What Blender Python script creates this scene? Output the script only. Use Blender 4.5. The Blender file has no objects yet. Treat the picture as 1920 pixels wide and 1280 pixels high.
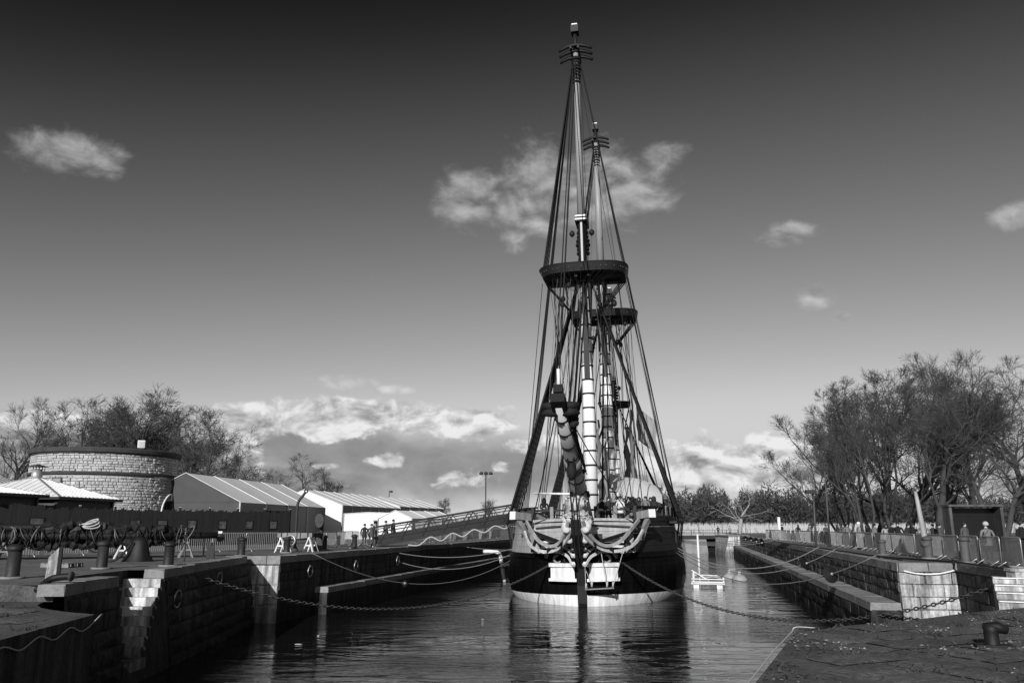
import bpy, bmesh, math, random
import numpy as np
from mathutils import Vector, Matrix

R = math.radians
sc = bpy.context.scene
C = sc.collection
random.seed(7)

# ------------------------------------------------------------------ camera
F, HOR, CAMH = 1500.0, 986.0, 1.5            # focal length and horizon line in photo pixels, eye height
TH = math.atan((HOR - 640) / F)
cd = bpy.data.cameras.new('camera')
cam = bpy.data.objects.new('camera', cd)
C.objects.link(cam)
cam.location = (0, 0, CAMH)
cam.rotation_euler = (math.pi / 2 + TH, 0, 0)
cd.sensor_width = 36
cd.lens = 36 * F / 1920
cd.clip_start = 0.1
cd.clip_end = 8000
sc.camera = cam

def ray(px, py):
    a = (px - 960) / F; b = -(py - 640) / F
    return Vector((a, math.cos(TH) - b * math.sin(TH), math.sin(TH) + b * math.cos(TH)))
def G(px, py, z=0.0):                        # where a picture point meets the level z
    d = ray(px, py); t = (z - CAMH) / d.z
    return Vector((d.x * t, d.y * t, z))
def AT(px, py, y):                           # picture point at distance y
    d = ray(px, py); t = y / d.y
    return Vector((d.x * t, y, CAMH + d.z * t))

# ------------------------------------------------------------------ world
SUN_AZ, SUN_EL = 195.5, 22.5                 # compass from +Y clockwise: behind the camera, to the left
w = bpy.data.worlds.new('World'); sc.world = w; w.use_nodes = True
nt = w.node_tree; N = nt.nodes; LK = nt.links
bg = N['Background']
class Graph:
    def __init__(s, nt): s.nt = nt
    def math(s, op, a, b=None, c=None, clamp=False):
        n = s.nt.nodes.new('ShaderNodeMath'); n.operation = op; n.use_clamp = clamp
        for i, v in enumerate((a, b, c)):
            if v is None: continue
            if isinstance(v, (int, float)): n.inputs[i].default_value = v
            else: s.nt.links.new(v, n.inputs[i])
        return n.outputs[0]
    def vmath(s, op, a, b=None):
        n = s.nt.nodes.new('ShaderNodeVectorMath'); n.operation = op
        for i, v in enumerate((a, b)):
            if v is None: continue
            if isinstance(v, (tuple, list)): n.inputs[i].default_value = v
            else: s.nt.links.new(v, n.inputs[i])
        return n.outputs['Value'] if op == 'LENGTH' else n.outputs[0]
    def noise(s, vec, scale, detail=4, rough=.55, dist=0.0):
        n = s.nt.nodes.new('ShaderNodeTexNoise')
        n.inputs['Scale'].default_value = scale; n.inputs['Detail'].default_value = detail
        n.inputs['Roughness'].default_value = rough; n.inputs['Distortion'].default_value = dist
        if vec is not None: s.nt.links.new(vec, n.inputs['Vector'])
        return n.outputs['Fac']
    def remap(s, v, a, b, c=0.0, d=1.0, smooth=False):
        n = s.nt.nodes.new('ShaderNodeMapRange')
        n.interpolation_type = 'SMOOTHSTEP' if smooth else 'LINEAR'
        s.nt.links.new(v, n.inputs[0])
        for i, q in enumerate((a, b, c, d)): n.inputs[i + 1].default_value = q
        return n.outputs[0]
    def mix(s, fac, a, b):
        n = s.nt.nodes.new('ShaderNodeMix'); n.data_type = 'FLOAT'
        for i, v in ((0, fac), (2, a), (3, b)):
            if isinstance(v, (int, float)): n.inputs[i].default_value = v
            else: s.nt.links.new(v, n.inputs[i])
        return n.outputs[0]
g = Graph(nt)
sky = N.new('ShaderNodeTexSky'); sky.sky_type = 'NISHITA'; sky.sun_disc = False
sky.sun_elevation = R(SUN_EL); sky.sun_rotation = R(SUN_AZ)
sep = N.new('ShaderNodeSeparateColor'); LK.new(sky.outputs[0], sep.inputs[0])
# black-and-white film behind a red filter: only the red of the sky, its deep blue falls towards black
red = g.math('SMOOTH_MAX', g.math('SUBTRACT', sep.outputs[0], 1.0), 0.045, .22)
base = g.math('SMOOTH_MIN', g.math('MULTIPLY', red, 0.178), .62, .15)
tc = N.new('ShaderNodeTexCoord')
sx = N.new('ShaderNodeSeparateXYZ'); LK.new(tc.outputs['Generated'], sx.inputs[0])
az = g.math('ARCTAN2', sx.outputs[0], sx.outputs[1]); el = g.math('ARCSINE', sx.outputs[2])
cb = N.new('ShaderNodeCombineXYZ'); LK.new(az, cb.inputs[0]); LK.new(g.math('MULTIPLY', el, 1.0), cb.inputs[1])
P = cb.outputs[0]
cs = N.new('ShaderNodeCombineXYZ'); LK.new(az, cs.inputs[0]); LK.new(g.math('MULTIPLY', el, 1.6), cs.inputs[1])
PS = cs.outputs[0]
def cloud_mask(lst):
    out = None
    for px, py, wx, wy in lst:
        d = ray(px, py).normalized()
        a, e = math.atan2(d.x, d.y), math.asin(d.z)
        k = 1500.0
        v = g.vmath('MULTIPLY', g.vmath('SUBTRACT', P, (a, e, 0)), (k / wx, k / wy, 0))
        m = g.math('SUBTRACT', 1.0, g.vmath('LENGTH', v))
        out = m if out is None else g.math('MAXIMUM', out, m)
    return out
n_big = g.noise(PS, 9, 4, .52, .25)
n_mid = g.noise(PS, 20, 6, .56, .35)
n_fine = g.noise(PS, 46, 6, .55, .2)
n_up = g.noise(g.vmath('ADD', PS, (0.004, 0.018, 0)), 20, 6, .56, .35)
shade = g.math('SUBTRACT', n_mid, n_up)
# soft torn cumulus high up
soft = cloud_mask([(130, 285, 100, 42), (190, 298, 55, 30), (880, 372, 92, 64), (1020, 335, 110, 80), (985, 400, 90, 56), (1150, 350, 130, 85), (1205, 372, 80, 36), (1085, 385, 90, 60),
                   (1238, 296, 58, 32), (968, 445, 34, 30), (1478, 438, 66, 26), (1525, 555, 42, 26), (1578, 594, 20, 12), (1905, 408, 42, 28), (655, 716, 75, 17), (740, 730, 45, 11)])
den1 = g.math('ADD', g.math('MULTIPLY', soft, 1.5), g.math('MULTIPLY', g.math('SUBTRACT', n_mid, .5), 2.0))
den1 = g.math('ADD', den1, g.math('MULTIPLY', g.math('SUBTRACT', n_fine, .5), 1.0))
den1 = g.remap(den1, -.08, 1.25, 0, .85, True)
lit1 = g.math('ADD', g.math('MAXIMUM', g.math('MULTIPLY_ADD', base, .4, .29), g.math('MULTIPLY_ADD', base, 1.05, .10)), g.math('MULTIPLY', shade, .8))
# bright puffs low down
puff = cloud_mask([(725, 864, 46, 18), (560, 792, 210, 36), (760, 784, 220, 38), (620, 765, 150, 24), (880, 790, 110, 38), (458, 862, 46, 26), (480, 888, 34, 9), (940, 874, 26, 12),
                   (1330, 866, 150, 56), (1450, 850, 74, 60), (1390, 885, 160, 44), (1560, 880, 130, 50), (1300, 905, 90, 20), (1200, 895, 80, 28), (100, 795, 120, 24), (390, 785, 100, 34), (430, 812, 110, 28),
                   (-150, 830, 220, 40), (2150, 840, 260, 50), (-520, 800, 300, 45), (2650, 830, 260, 40), (1060, 830, 120, 26), (605, 874, 28, 8), (870, 900, 60, 22)])
den2 = g.math('ADD', g.math('MULTIPLY', puff, 1.5), g.math('MULTIPLY', g.math('SUBTRACT', n_mid, .5), 3.0))
den2 = g.math('ADD', den2, g.math('MULTIPLY', g.math('SUBTRACT', n_fine, .5), .9))
den2 = g.remap(den2, .10, .72, 0, .95, True)
lit2 = g.math('ADD', g.math('MULTIPLY_ADD', base, .62, .26), g.math('MULTIPLY', shade, 2.2))
lit2 = g.math('MINIMUM', g.math('MAXIMUM', lit2, .26), .85)
# grey layer of flat cloud along the skyline
bank = cloud_mask([(640, 850, 560, 75), (150, 830, 330, 55), (900, 880, 360, 80), (500, 900, 400, 70), (-400, 860, 500, 60), (2300, 880, 500, 60)])
den3 = g.math('ADD', g.math('MULTIPLY', bank, 1.7), g.math('MULTIPLY', g.math('SUBTRACT', n_big, .5), 1.8))
den3 = g.remap(den3, .1, 1.2, 0, .85, True)
lit3 = g.math('ADD', .235, g.math('MULTIPLY', g.math('SUBTRACT', n_mid, .5), .30))
v = g.mix(den3, base, lit3)
v = g.mix(den2, v, lit2)
v = g.mix(den1, v, lit1)
v = g.math('MAXIMUM', v, 0.006)
cc = N.new('ShaderNodeCombineColor')
for i in range(3): LK.new(v, cc.inputs[i])
LK.new(cc.outputs[0], bg.inputs[0]); bg.inputs[1].default_value = 1.0
w.cycles.sampling_method = 'MANUAL'; w.cycles.sample_map_resolution = 512

# ------------------------------------------------------------------ sun
sd = bpy.data.lights.new('sun', 'SUN'); sd.energy = 5.0; sd.angle = R(0.5); sd.color = (1, 1, 1)
so = bpy.data.objects.new('sun', sd); C.objects.link(so); so.location = (-30, -60, 60)
ts = Vector((math.sin(R(SUN_AZ)) * math.cos(R(SUN_EL)), math.cos(R(SUN_AZ)) * math.cos(R(SUN_EL)), math.sin(R(SUN_EL))))
so.rotation_euler = ts.to_track_quat('Z', 'Y').to_euler()
sc.view_settings.view_transform = 'Standard'; sc.view_settings.look = 'None'
sc.view_settings.exposure = 0.0; sc.view_settings.gamma = 1.0
sc.render.engine = 'CYCLES'
sc.cycles.max_bounces = 4; sc.cycles.diffuse_bounces = 2; sc.cycles.glossy_bounces = 2
sc.cycles.transparent_max_bounces = 4; sc.cycles.caustics_reflective = False

# ------------------------------------------------------------------ materials
MATS = {}
def mat(name, v, rough=.8, var=.3, scale=3.0, bump=.0, bscale=12.0, streak=0.0, metal=0.0, spec=.3, stretch=(1, 1, 1), fine=0.0, hard=False, tide=0.0):
    if name in MATS: return MATS[name]
    m = bpy.data.materials.new(name); m.use_nodes = True
    t = m.node_tree; gg = Graph(t); b = t.nodes['Principled BSDF']
    geo = t.nodes.new('ShaderNodeNewGeometry')
    mp = t.nodes.new('ShaderNodeMapping'); mp.inputs['Scale'].default_value = stretch
    t.links.new(geo.outputs['Position'], mp.inputs[0])
    pos = mp.outputs[0]
    n1 = gg.noise(pos, scale, 5, .6)
    val = gg.math('MULTIPLY_ADD', gg.math('SUBTRACT', n1, .5), 3.2 * var if not hard else 6 * var, 1.0)
    if fine:
        n2 = gg.noise(pos, scale * 9, 4, .65)
        val = gg.math('MULTIPLY', val, gg.math('MULTIPLY_ADD', gg.math('SUBTRACT', n2, .5), 3.0 * fine, 1.0))
    if streak:
        mp2 = t.nodes.new('ShaderNodeMapping'); mp2.inputs['Scale'].default_value = (2.2, 2.2, .22)
        t.links.new(geo.outputs['Position'], mp2.inputs[0])
        n3 = gg.noise(mp2.outputs[0], 1.6, 6, .65)
        val = gg.math('MULTIPLY', val, gg.remap(n3, .35, .68, 1 - streak, 1 + streak * .8, True))
    if tide:                                  # weed and damp below the high-water mark
        sz = t.nodes.new('ShaderNodeSeparateXYZ'); t.links.new(geo.outputs['Position'], sz.inputs[0])
        zz = gg.math('MULTIPLY_ADD', gg.noise(geo.outputs['Position'], 1.4, 4, .6), 1.5, gg.math('SUBTRACT', sz.outputs[2], .75))
        val = gg.math('MULTIPLY', val, gg.remap(zz, -2.7, -1.9, 1 - tide, 1.0, True))
    oi = t.nodes.new('ShaderNodeObjectInfo')
    val = gg.math('MULTIPLY', val, gg.math('MULTIPLY_ADD', oi.outputs['Random'], .30 * min(1, var * 2), 1 - .15 * min(1, var * 2)))
    val = gg.math('MULTIPLY', gg.math('MAXIMUM', val, .12), v * .86)
    val = gg.math('MINIMUM', val, .85)
    c_ = t.nodes.new('ShaderNodeCombineColor')
    for i in range(3): t.links.new(val, c_.inputs[i])
    t.links.new(c_.outputs[0], b.inputs['Base Color'])
    b.inputs['Roughness'].default_value = rough; b.inputs['Metallic'].default_value = metal
    b.inputs['Specular IOR Level'].default_value = spec
    if bump:
        nb = gg.noise(pos, bscale, 5, .65)
        bn = t.nodes.new('ShaderNodeBump'); bn.inputs['Strength'].default_value = min(1, bump); bn.inputs['Distance'].default_value = .05 * max(1, bump)
        t.links.new(nb, bn.inputs['Height']); t.links.new(bn.outputs[0], b.inputs['Normal'])
    MATS[name] = m
    return m
M_asph = mat('quay_ground', .13, .9, .5, .45, .9, 16, fine=.5)
M_meadow = mat('meadow_grass', .13, .95, .4, .08, .5, 3, fine=.2)
M_slab = mat('worn_stone_paving', .10, .9, .6, 1.0, 1.6, 12, fine=.6)
M_wallD = mat('shade_toned_dock_stone', .045, .75, .45, .5, 1.2, 6, streak=.85, fine=.3, tide=.55)  # stone for walls turned from the sun, their shade put into the base colour
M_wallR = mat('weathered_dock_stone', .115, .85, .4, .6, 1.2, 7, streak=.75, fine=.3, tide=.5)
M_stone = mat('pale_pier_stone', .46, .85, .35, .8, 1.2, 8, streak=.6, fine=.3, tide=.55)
M_cope = mat('coping_stone', .24, .85, .4, .8, .8, 9, fine=.3)
M_tower = mat('tower_limestone', .50, .9, .28, 1.2, 1.0, 10, fine=.2)
M_mortar = mat('tower_mortar', .30, .95, .2, 2, .6, 10)
M_tdark = mat('dark_weathered_stone', .055, .9, .35, 1, .6, 8)
M_white = mat('white_paint', .78, .5, .05, 2)
M_white2 = mat('dirty_white_paint', .78, .6, .12, 1.6, .2, 9, streak=.22)
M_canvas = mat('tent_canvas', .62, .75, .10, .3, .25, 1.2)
M_canvD = mat('shade_toned_tent_wall', .30, .75, .10, .3, .25, 1.2)  # side walls facing away from the sun: their shade put into a darker grey
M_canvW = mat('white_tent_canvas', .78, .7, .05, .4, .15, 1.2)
M_sail = mat('sail_cloth', .72, .8, .08, 1, .3, 3)
M_metal = mat('galvanised_metal', .45, .4, .15, 3, 0, metal=.55)
M_roof = mat('pale_metal_roof', .84, .4, .04, .6, 0)
M_dmetal = mat('dark_painted_metal', .03, .45, .3, 3)
M_iron = mat('rusty_iron', .05, .7, .4, 4, .5, 20)
M_boll = mat('grey_bollard_paint', .075, .6, .3, 3, .3, 14, streak=.3)
M_bollD = mat('dark_bollard_paint', .022, .55, .3, 3, .3, 14, streak=.3)
M_black = mat('black_hull_paint', .005, .45, .35, .5, .25, 3, streak=.4, spec=.04)
M_tar = mat('tarred_rope', .012, .8, .3, 3)
M_rope = mat('hemp_rope', .15, .9, .2, 8)
M_ropeL = mat('pale_rope', .45, .9, .15, 8)
M_spar = mat('dark_spar_wood', .011, .6, .3, 2)
M_wood = mat('dark_stained_planks', .020, .8, .35, 2, .4, 15, stretch=(4, 4, .4))
M_woodG = mat('grey_weathered_wood', .22, .85, .35, 2, .5, 12)
M_ochre = mat('ochre_hull_paint', .34, .6, .16, 1.0, .2, 8, streak=.2)
M_mastw = mat('mast_white_paint', .80, .5, .03, 1)
M_mastd = mat('bare_mast_wood', .30, .4, .12, 1.5, .1, 12, stretch=(5, 5, .3))
M_lion = mat('carved_lion_paint', .55, .6, .15, 3, .8, 10)
M_bark = mat('tree_bark', .06, .95, .3, 2, .8, 9)
M_twig = mat('twig_bark', .085, .95, .2, .5)
M_barkP = mat('pale_bleached_bark', .30, .9, .2, 2)
M_wdark = mat('wood_twigs', .065, .95, .3, .05)
M_reed = mat('dry_reed', .42, .95, .25, .3)
M_screen = mat('dark_display_board', .008, .35, .3, 2)
M_skin = mat('skin', .42, .6, .05, 3)
M_hairD = mat('dark_hair', .02, .6, .2, 9)
M_hairL = mat('light_hair', .30, .7, .2, 9)
M_glass = mat('window_glass', .04, .1, .1, 2, spec=.6)
M_rubber = mat('black_rubber', .008, .6, .2, 3)
COATS = [mat('coat_cloth_%d' % i, vv, .9, .15, 6, .3, 20) for i, vv in enumerate((.012, .03, .08, .17, .30, .60))]
M_jean = mat('denim', .05, .9, .2, 6); M_shoe = mat('shoe_leather', .015, .5, .1, 6)

# ------------------------------------------------------------------ mesh helpers
class MB:
    def __init__(s): s.v = []; s.f = []; s.m = []; s.sm = []
    def add(s, vs, fs, mi=0, smooth=False):
        o = len(s.v); s.v += [tuple(p) for p in vs]
        for q in fs: s.f.append(tuple(o + i for i in q)); s.m.append(mi); s.sm.append(smooth)
    def hexa(s, p, mi=0):                     # 8 points: bottom ring then top ring
        s.add(p, [(3, 2, 1, 0), (4, 5, 6, 7), (0, 1, 5, 4), (1, 2, 6, 5), (2, 3, 7, 6), (3, 0, 4, 7)], mi)
    def box(s, c, sz, rz=0.0, mi=0, M=None):
        hx, hy, hz = sz[0] / 2, sz[1] / 2, sz[2] / 2
        mm = M if M is not None else Matrix.Rotation(rz, 3, 'Z')
        c = Vector(c)
        s.hexa([c + mm @ Vector(q) for q in ((-hx, -hy, -hz), (hx, -hy, -hz), (hx, hy, -hz), (-hx, hy, -hz), (-hx, -hy, hz), (hx, -hy, hz), (hx, hy, hz), (-hx, hy, hz))], mi)
    def beam(s, a, b, w_, h_, mi=0, up=(0, 0, 1)):
        a = Vector(a); b = Vector(b); d = (b - a).normalized(); u = Vector(up)
        x = d.cross(u)
        if x.length < 1e-4: x = d.cross(Vector((1, 0, 0)))
        x.normalize(); z = x.cross(d)
        x *= w_ / 2; z *= h_ / 2
        s.hexa([a - x - z, a + x - z, b + x - z, b - x - z, a - x + z, a + x + z, b + x + z, b - x + z], mi)
    def tube(s, pts, r, n=6, mi=0, smooth=True, cap=True, closed=False):
        pts = [Vector(p) for p in pts]; k = len(pts)
        rr = r if isinstance(r, (list, tuple)) else [r] * k
        t0 = (pts[1] - pts[0]).normalized()
        u = t0.cross(Vector((0, 0, 1)))
        if u.length < 1e-3: u = t0.cross(Vector((1, 0, 0)))
        u.normalize(); vs = []
        for i, p in enumerate(pts):
            if closed: t = (pts[(i + 1) % k] - pts[i - 1]).normalized()
            else: t = (pts[min(i + 1, k - 1)] - pts[max(i - 1, 0)]).normalized()
            u = (u - t * u.dot(t)); u.normalize(); vv = t.cross(u)
            for j in range(n):
                a = 2 * math.pi * j / n
                vs.append(p + (u * math.cos(a) + vv * math.sin(a)) * rr[i])
        fs = []
        for i in range(k if closed else k - 1):
            i2 = (i + 1) % k
            for j in range(n):
                j2 = (j + 1) % n
                fs.append((i * n + j, i * n + j2, i2 * n + j2, i2 * n + j))
        if cap and not closed: fs += [tuple(range(n - 1, -1, -1)), tuple((k - 1) * n + j for j in range(n))]
        s.add(vs, fs, mi, smooth)
    def strip(s, pts, w_, h_, mi=0, up=(0, 0, 1)):      # rectangular section swept along points
        pts = [Vector(p) for p in pts]; k = len(pts); vs = []
        for i, p in enumerate(pts):
            t = (pts[min(i + 1, k - 1)] - pts[max(i - 1, 0)]).normalized()
            x = t.cross(Vector(up)); x.normalize(); z = x.cross(t)
            x = x * w_ / 2; z = z * h_ / 2
            vs += [p - x - z, p + x - z, p + x + z, p - x + z]
        fs = [(3, 2, 1, 0), tuple((k - 1) * 4 + j for j in range(4))]
        for i in range(k - 1):
            for j in range(4):
                fs.append((i * 4 + j, i * 4 + (j + 1) % 4, i * 4 + 4 + (j + 1) % 4, i * 4 + 4 + j))
        s.add(vs, fs, mi)
    def lathe(s, prof, n=16, c=(0, 0, 0), mi=0, smooth=True):
        c = Vector(c); vs = []; k = len(prof)
        for r, z in prof:
            for j in range(n):
                a = 2 * math.pi * j / n
                vs.append(c + Vector((r * math.cos(a), r * math.sin(a), z)))
        fs = []
        for i in range(k - 1):
            for j in range(n):
                fs.append((i * n + j, i * n + (j + 1) % n, (i + 1) * n + (j + 1) % n, (i + 1) * n + j))
        fs += [tuple(range(n - 1, -1, -1)), tuple((k - 1) * n + j for j in range(n))]
        s.add(vs, fs, mi, smooth)
    def prism(s, poly, z0, z1, mi=0, smi=None):
        n = len(poly)
        s.add([(p[0], p[1], z0) for p in poly] + [(p[0], p[1], z1) for p in poly], [tuple(range(n - 1, -1, -1)), tuple(range(n, 2 * n))], mi)
        s.add([(p[0], p[1], z0) for p in poly] + [(p[0], p[1], z1) for p in poly], [(i, (i + 1) % n, n + (i + 1) % n, n + i) for i in range(n)], mi if smi is None else smi)
    def mesh(s, name, mats):
        me = bpy.data.meshes.new(name); me.from_pydata(s.v, [], s.f)
        for m_ in (mats if isinstance(mats, (list, tuple)) else [mats]): me.materials.append(m_)
        me.polygons.foreach_set('material_index', s.m); me.polygons.foreach_set('use_smooth', s.sm)
        me.update(); return me
    def build(s, name, mats, parent=None): return link(name, s.mesh(name, mats), parent)
def link(name, me, parent=None):
    o = bpy.data.objects.new(name, me); C.objects.link(o)
    if parent is not None: o.parent = parent
    return o
def tag(o, label, cat, group=None):
    o['label'] = label; o['category'] = cat
    if group: o['group'] = group
    return o
def struct(o, kind='structure', label=None):
    o['kind'] = kind
    if label: o['label'] = label
    return o
def thing(name, label, cat, loc=(0, 0, 0), rz=0.0, group=None):
    o = bpy.data.objects.new(name, None); C.objects.link(o); o.location = loc; o.rotation_euler = (0, 0, rz); o.empty_display_size = .2
    return tag(o, label, cat, group)
KIDS = {}
def kids(o):
    return [c for c in C.objects if c.parent == o]
def dup(root, label, loc, rz=0.0, group=None, ch=None):
    r = root.copy(); C.objects.link(r); r.location = loc; r.rotation_euler = (0, 0, rz); r['label'] = label
    if group: r['group'] = group
    for c_ in (ch if ch is not None else kids(root)):
        k = c_.copy(); C.objects.link(k); k.parent = r
    return r
ORD = ['first', 'second', 'third', 'fourth', 'fifth', 'sixth', 'seventh', 'eighth', 'ninth', 'tenth', 'eleventh', 'twelfth', 'thirteenth', 'fourteenth', 'fifteenth', 'sixteenth',
       'seventeenth', 'eighteenth', 'nineteenth', 'twentieth', 'twenty-first', 'twenty-second', 'twenty-third', 'twenty-fourth', 'twenty-fifth', 'twenty-sixth', 'twenty-seventh',
       'twenty-eighth', 'twenty-ninth', 'thirtieth', 'thirty-first', 'thirty-second', 'thirty-third', 'thirty-fourth']
def sag(a, b, drop, n=16):
    a = Vector(a); b = Vector(b)
    return [a.lerp(b, i / n) - Vector((0, 0, drop * 4 * (i / n) * (1 - i / n))) for i in range(n + 1)]
def smooth_curve(ctrl, n=8):
    P_ = [Vector(c_) for c_ in ctrl]; P_ = [P_[0] * 2 - P_[1]] + P_ + [P_[-1] * 2 - P_[-2]]; out = []
    for i in range(1, len(P_) - 2):
        a, b, c_, d = P_[i - 1:i + 3]
        for k in range(n):
            t = k / n
            out.append(.5 * ((2 * b) + (c_ - a) * t + (2 * a - 5 * b + 4 * c_ - d) * t * t + (3 * b - a - 3 * c_ + d) * t ** 3))
    out.append(P_[-2]); return out

# ================================================================== SETTING
WZ = -3.2                                     # water level
DA = R(12.0)                                  # the dock runs 12 degrees to the right of the view
DX = Vector((math.sin(DA), math.cos(DA), 0)); DN = Vector((math.cos(DA), -math.sin(DA), 0))
LC = G(525, 1043)                             # left dock corner
RC = Vector((15.9, 34.2, 0))                  # right pier corner
FAR = 108.0
LF = LC + DX * FAR; RF = RC + DX * (FAR + 6)
NL0 = Vector((-11.6, 21.6, 0)); NL1 = Vector((-13.3, LC.y - .35, 0))

water = MB(); water.add([(-150, -80, WZ), (150, -80, WZ), (150, 420, WZ), (-150, 420, WZ)], [(0, 1, 2, 3)])
mw = bpy.data.materials.new('dock_water'); mw.use_nodes = True
t = mw.node_tree; gw = Graph(t); b = t.nodes['Principled BSDF']
b.inputs['Base Color'].default_value = (.008, .008, .008, 1); b.inputs['Roughness'].default_value = .02; b.inputs['IOR'].default_value = 1.333
geo = t.nodes.new('ShaderNodeNewGeometry')
def wmap(sx_, sy_, rot=0):
    mp = t.nodes.new('ShaderNodeMapping'); mp.inputs['Scale'].default_value = (sx_, sy_, 1); mp.inputs['Rotation'].default_value = (0, 0, rot)
    t.links.new(geo.outputs['Position'], mp.inputs[0]); return mp.outputs[0]
r1 = gw.noise(wmap(.55, 1.7, .10), .62, 3, .5, .6); r2 = gw.noise(wmap(.8, 2.2, -.15), 2.8, 3, .55, .3)
patch = gw.remap(gw.noise(wmap(.6, 1.0, .2), .09, 2, .5), .42, .60, .04, 1.0, True)   # cat's-paws: ruffled and calm patches
hgt = gw.math('MULTIPLY_ADD', gw.math('MULTIPLY', r2, patch), .55, gw.math('MULTIPLY', r1, 1.25))
bn = t.nodes.new('ShaderNodeBump'); bn.inputs['Strength'].default_value = 1.0; bn.inputs['Distance'].default_value = .052
t.links.new(hgt, bn.inputs['Height']); t.links.new(bn.outputs[0], b.inputs['Normal'])
struct(water.build('water', mw))

# ground sheets
def sheet(name, polys, m_, z=0.0):
    mb = MB()
    for p in polys: mb.add([(q[0], q[1], z if len(q) < 3 else q[2]) for q in p], [tuple(range(len(p)))])
    return struct(mb.build(name, m_))
def xy(v_): return (v_[0], v_[1])
def NLX(y): return NL0.x + (NL1.x - NL0.x) * (y - NL0.y) / (NL1.y - NL0.y)
SIX = -13.5
SL0, SL1 = 25.2, 29.2                         # left stair notch along the near wall
sheet('quay_left', [[(-900, 21.9), (-13.0, 21.9), (NL0.x, 21.6), (NLX(SL0), SL0), (SIX, SL0), (SIX, SL1), (NLX(SL1), SL1), xy(NL1), (-13.9, LC.y - .35), xy(LC + Vector((-2.75, 0, 0))), xy(LC), xy(LF), (-900, LF.y)]], M_asph)
sheet('quay_right', [[xy(RF), xy(RC), (18.2, 34.0), (16.3, 26.3), (17.9, 22.5), (60, 22.5), (900, 22.5), (900, RF.y)]], M_asph)
sheet('meadow', [[(-3000, LF.y), xy(LF), (LF.x - 4, LF.y + 40), (RF.x + 6, RF.y + 34), xy(RF), (3000, RF.y), (3000, 4000), (-3000, 4000)]], M_meadow, .004)

# ---- stone walls: a backing mesh and its blocks, ledges and copings
BLK = []
def stone_mesh(seed):
    rn = random.Random(seed); mb = MB(); j = lambda a: rn.uniform(-a, a)
    o = [(-.5, 0, -.5), (.5, 0, -.5), (.5, 0, .5), (-.5, 0, .5)]
    f_ = [(-.47 + j(.02), -1 + j(.3), -.45 + j(.03)), (.47 + j(.02), -1 + j(.3), -.45 + j(.03)), (.47 + j(.02), -1 + j(.3), .45 + j(.03)), (-.47 + j(.02), -1 + j(.3), .45 + j(.03))]
    mid = [(0 + j(.2), -1.25 + j(.4), 0 + j(.2))]
    mb.add(o + f_ + mid, [(0, 1, 5, 4), (1, 2, 6, 5), (2, 3, 7, 6), (3, 0, 4, 7), (4, 5, 8), (5, 6, 8), (6, 7, 8), (7, 4, 8)])
    return mb
STONE = {}
def stone_set(m_):
    if m_.name not in STONE:
        STONE[m_.name] = [stone_mesh(i).mesh('block', m_) for i in range(6)]
    return STONE[m_.name]
def blocks(parent, a, b_, z0, z1, course, length, depth, m_, name='block', batter=0.0, seed=1):
    """courses of blocks on the wall face from a to b_ (face is to the right of a->b_ reversed: outward = given by order)"""
    rn = random.Random(seed); a = Vector((a[0], a[1], 0)); b_ = Vector((b_[0], b_[1], 0)); L = (b_ - a).length; d = (b_ - a) / L
    nrm = Vector((d.y, -d.x, 0)); rz = math.atan2(d.y, d.x); nz = max(1, round((z1 - z0) / course)); hz = (z1 - z0) / nz
    for k in range(nz):
        z = z0 + hz * (k + .5); x = -rn.uniform(0, .5) * length
        while x < L:
            ln = length * rn.uniform(.75, 1.25); x0 = max(x, 0); x1 = min(x + ln, L)
            if x1 - x0 > .12:
                o = link(name, rn.choice(stone_set(m_)), parent)
                o.location = a + d * (x0 + x1) / 2 + Vector((0, 0, z)) + nrm * (batter * (z1 - z) / (z1 - z0))
                o.rotation_euler = (0, 0, rz); o.scale = (x1 - x0 - .02, depth * rn.uniform(.6, 1.3), hz - .015)
            x += ln
def slabs(parent, a, b_, z, thick, width, length, m_, name, seed=2, inset=0.0):
    """coping or ledge stones laid along a->b_, reaching `width` inland (left of travel)"""
    rn = random.Random(seed); a = Vector((a[0], a[1], 0)); b_ = Vector((b_[0], b_[1], 0)); L = (b_ - a).length; d = (b_ - a) / L
    nl = Vector((-d.y, d.x, 0)); rz = math.atan2(d.y, d.x); x = 0
    key = 'slab' + m_.name
    if key not in STONE:
        STONE[key] = []
        for i in range(4):
            mb = MB(); q = random.Random(i); e = lambda: q.uniform(.0, .012)
            mb.hexa([(-.5, -.5, -.5), (.5, -.5, -.5), (.5, .5, -.5), (-.5, .5, -.5), (-.49, -.48 + e(), .5), (.49, -.48 + e(), .5 - e() * 4), (.49, .49, .5), (-.49, .49, .5 - e() * 4)])
            STONE[key].append(mb.mesh(name, m_))
    while x < L:
        ln = min(length * rn.uniform(.7, 1.3), L - x)
        if ln < .1: break
        o = link(name, rn.choice(STONE[key]), parent)
        o.location = a + d * (x + ln / 2) + nl * (width / 2 - inset) + Vector((0, 0, z - thick / 2 + rn.uniform(-.008, .012)))
        o.rotation_euler = (0, 0, rz); o.scale = (ln - .025, width, thick); x += ln
def wall_sheet(name, top, bot, m_, label):
    mb = MB(); n = len(top)
    mb.add(list(top) + list(bot), [(i + 1, i, n + i, n + i + 1) for i in range(n - 1)])
    return tag(mb.build(name, m_), label, 'wall')
def z_(v_, z): return Vector((v_[0], v_[1], z))

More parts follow.
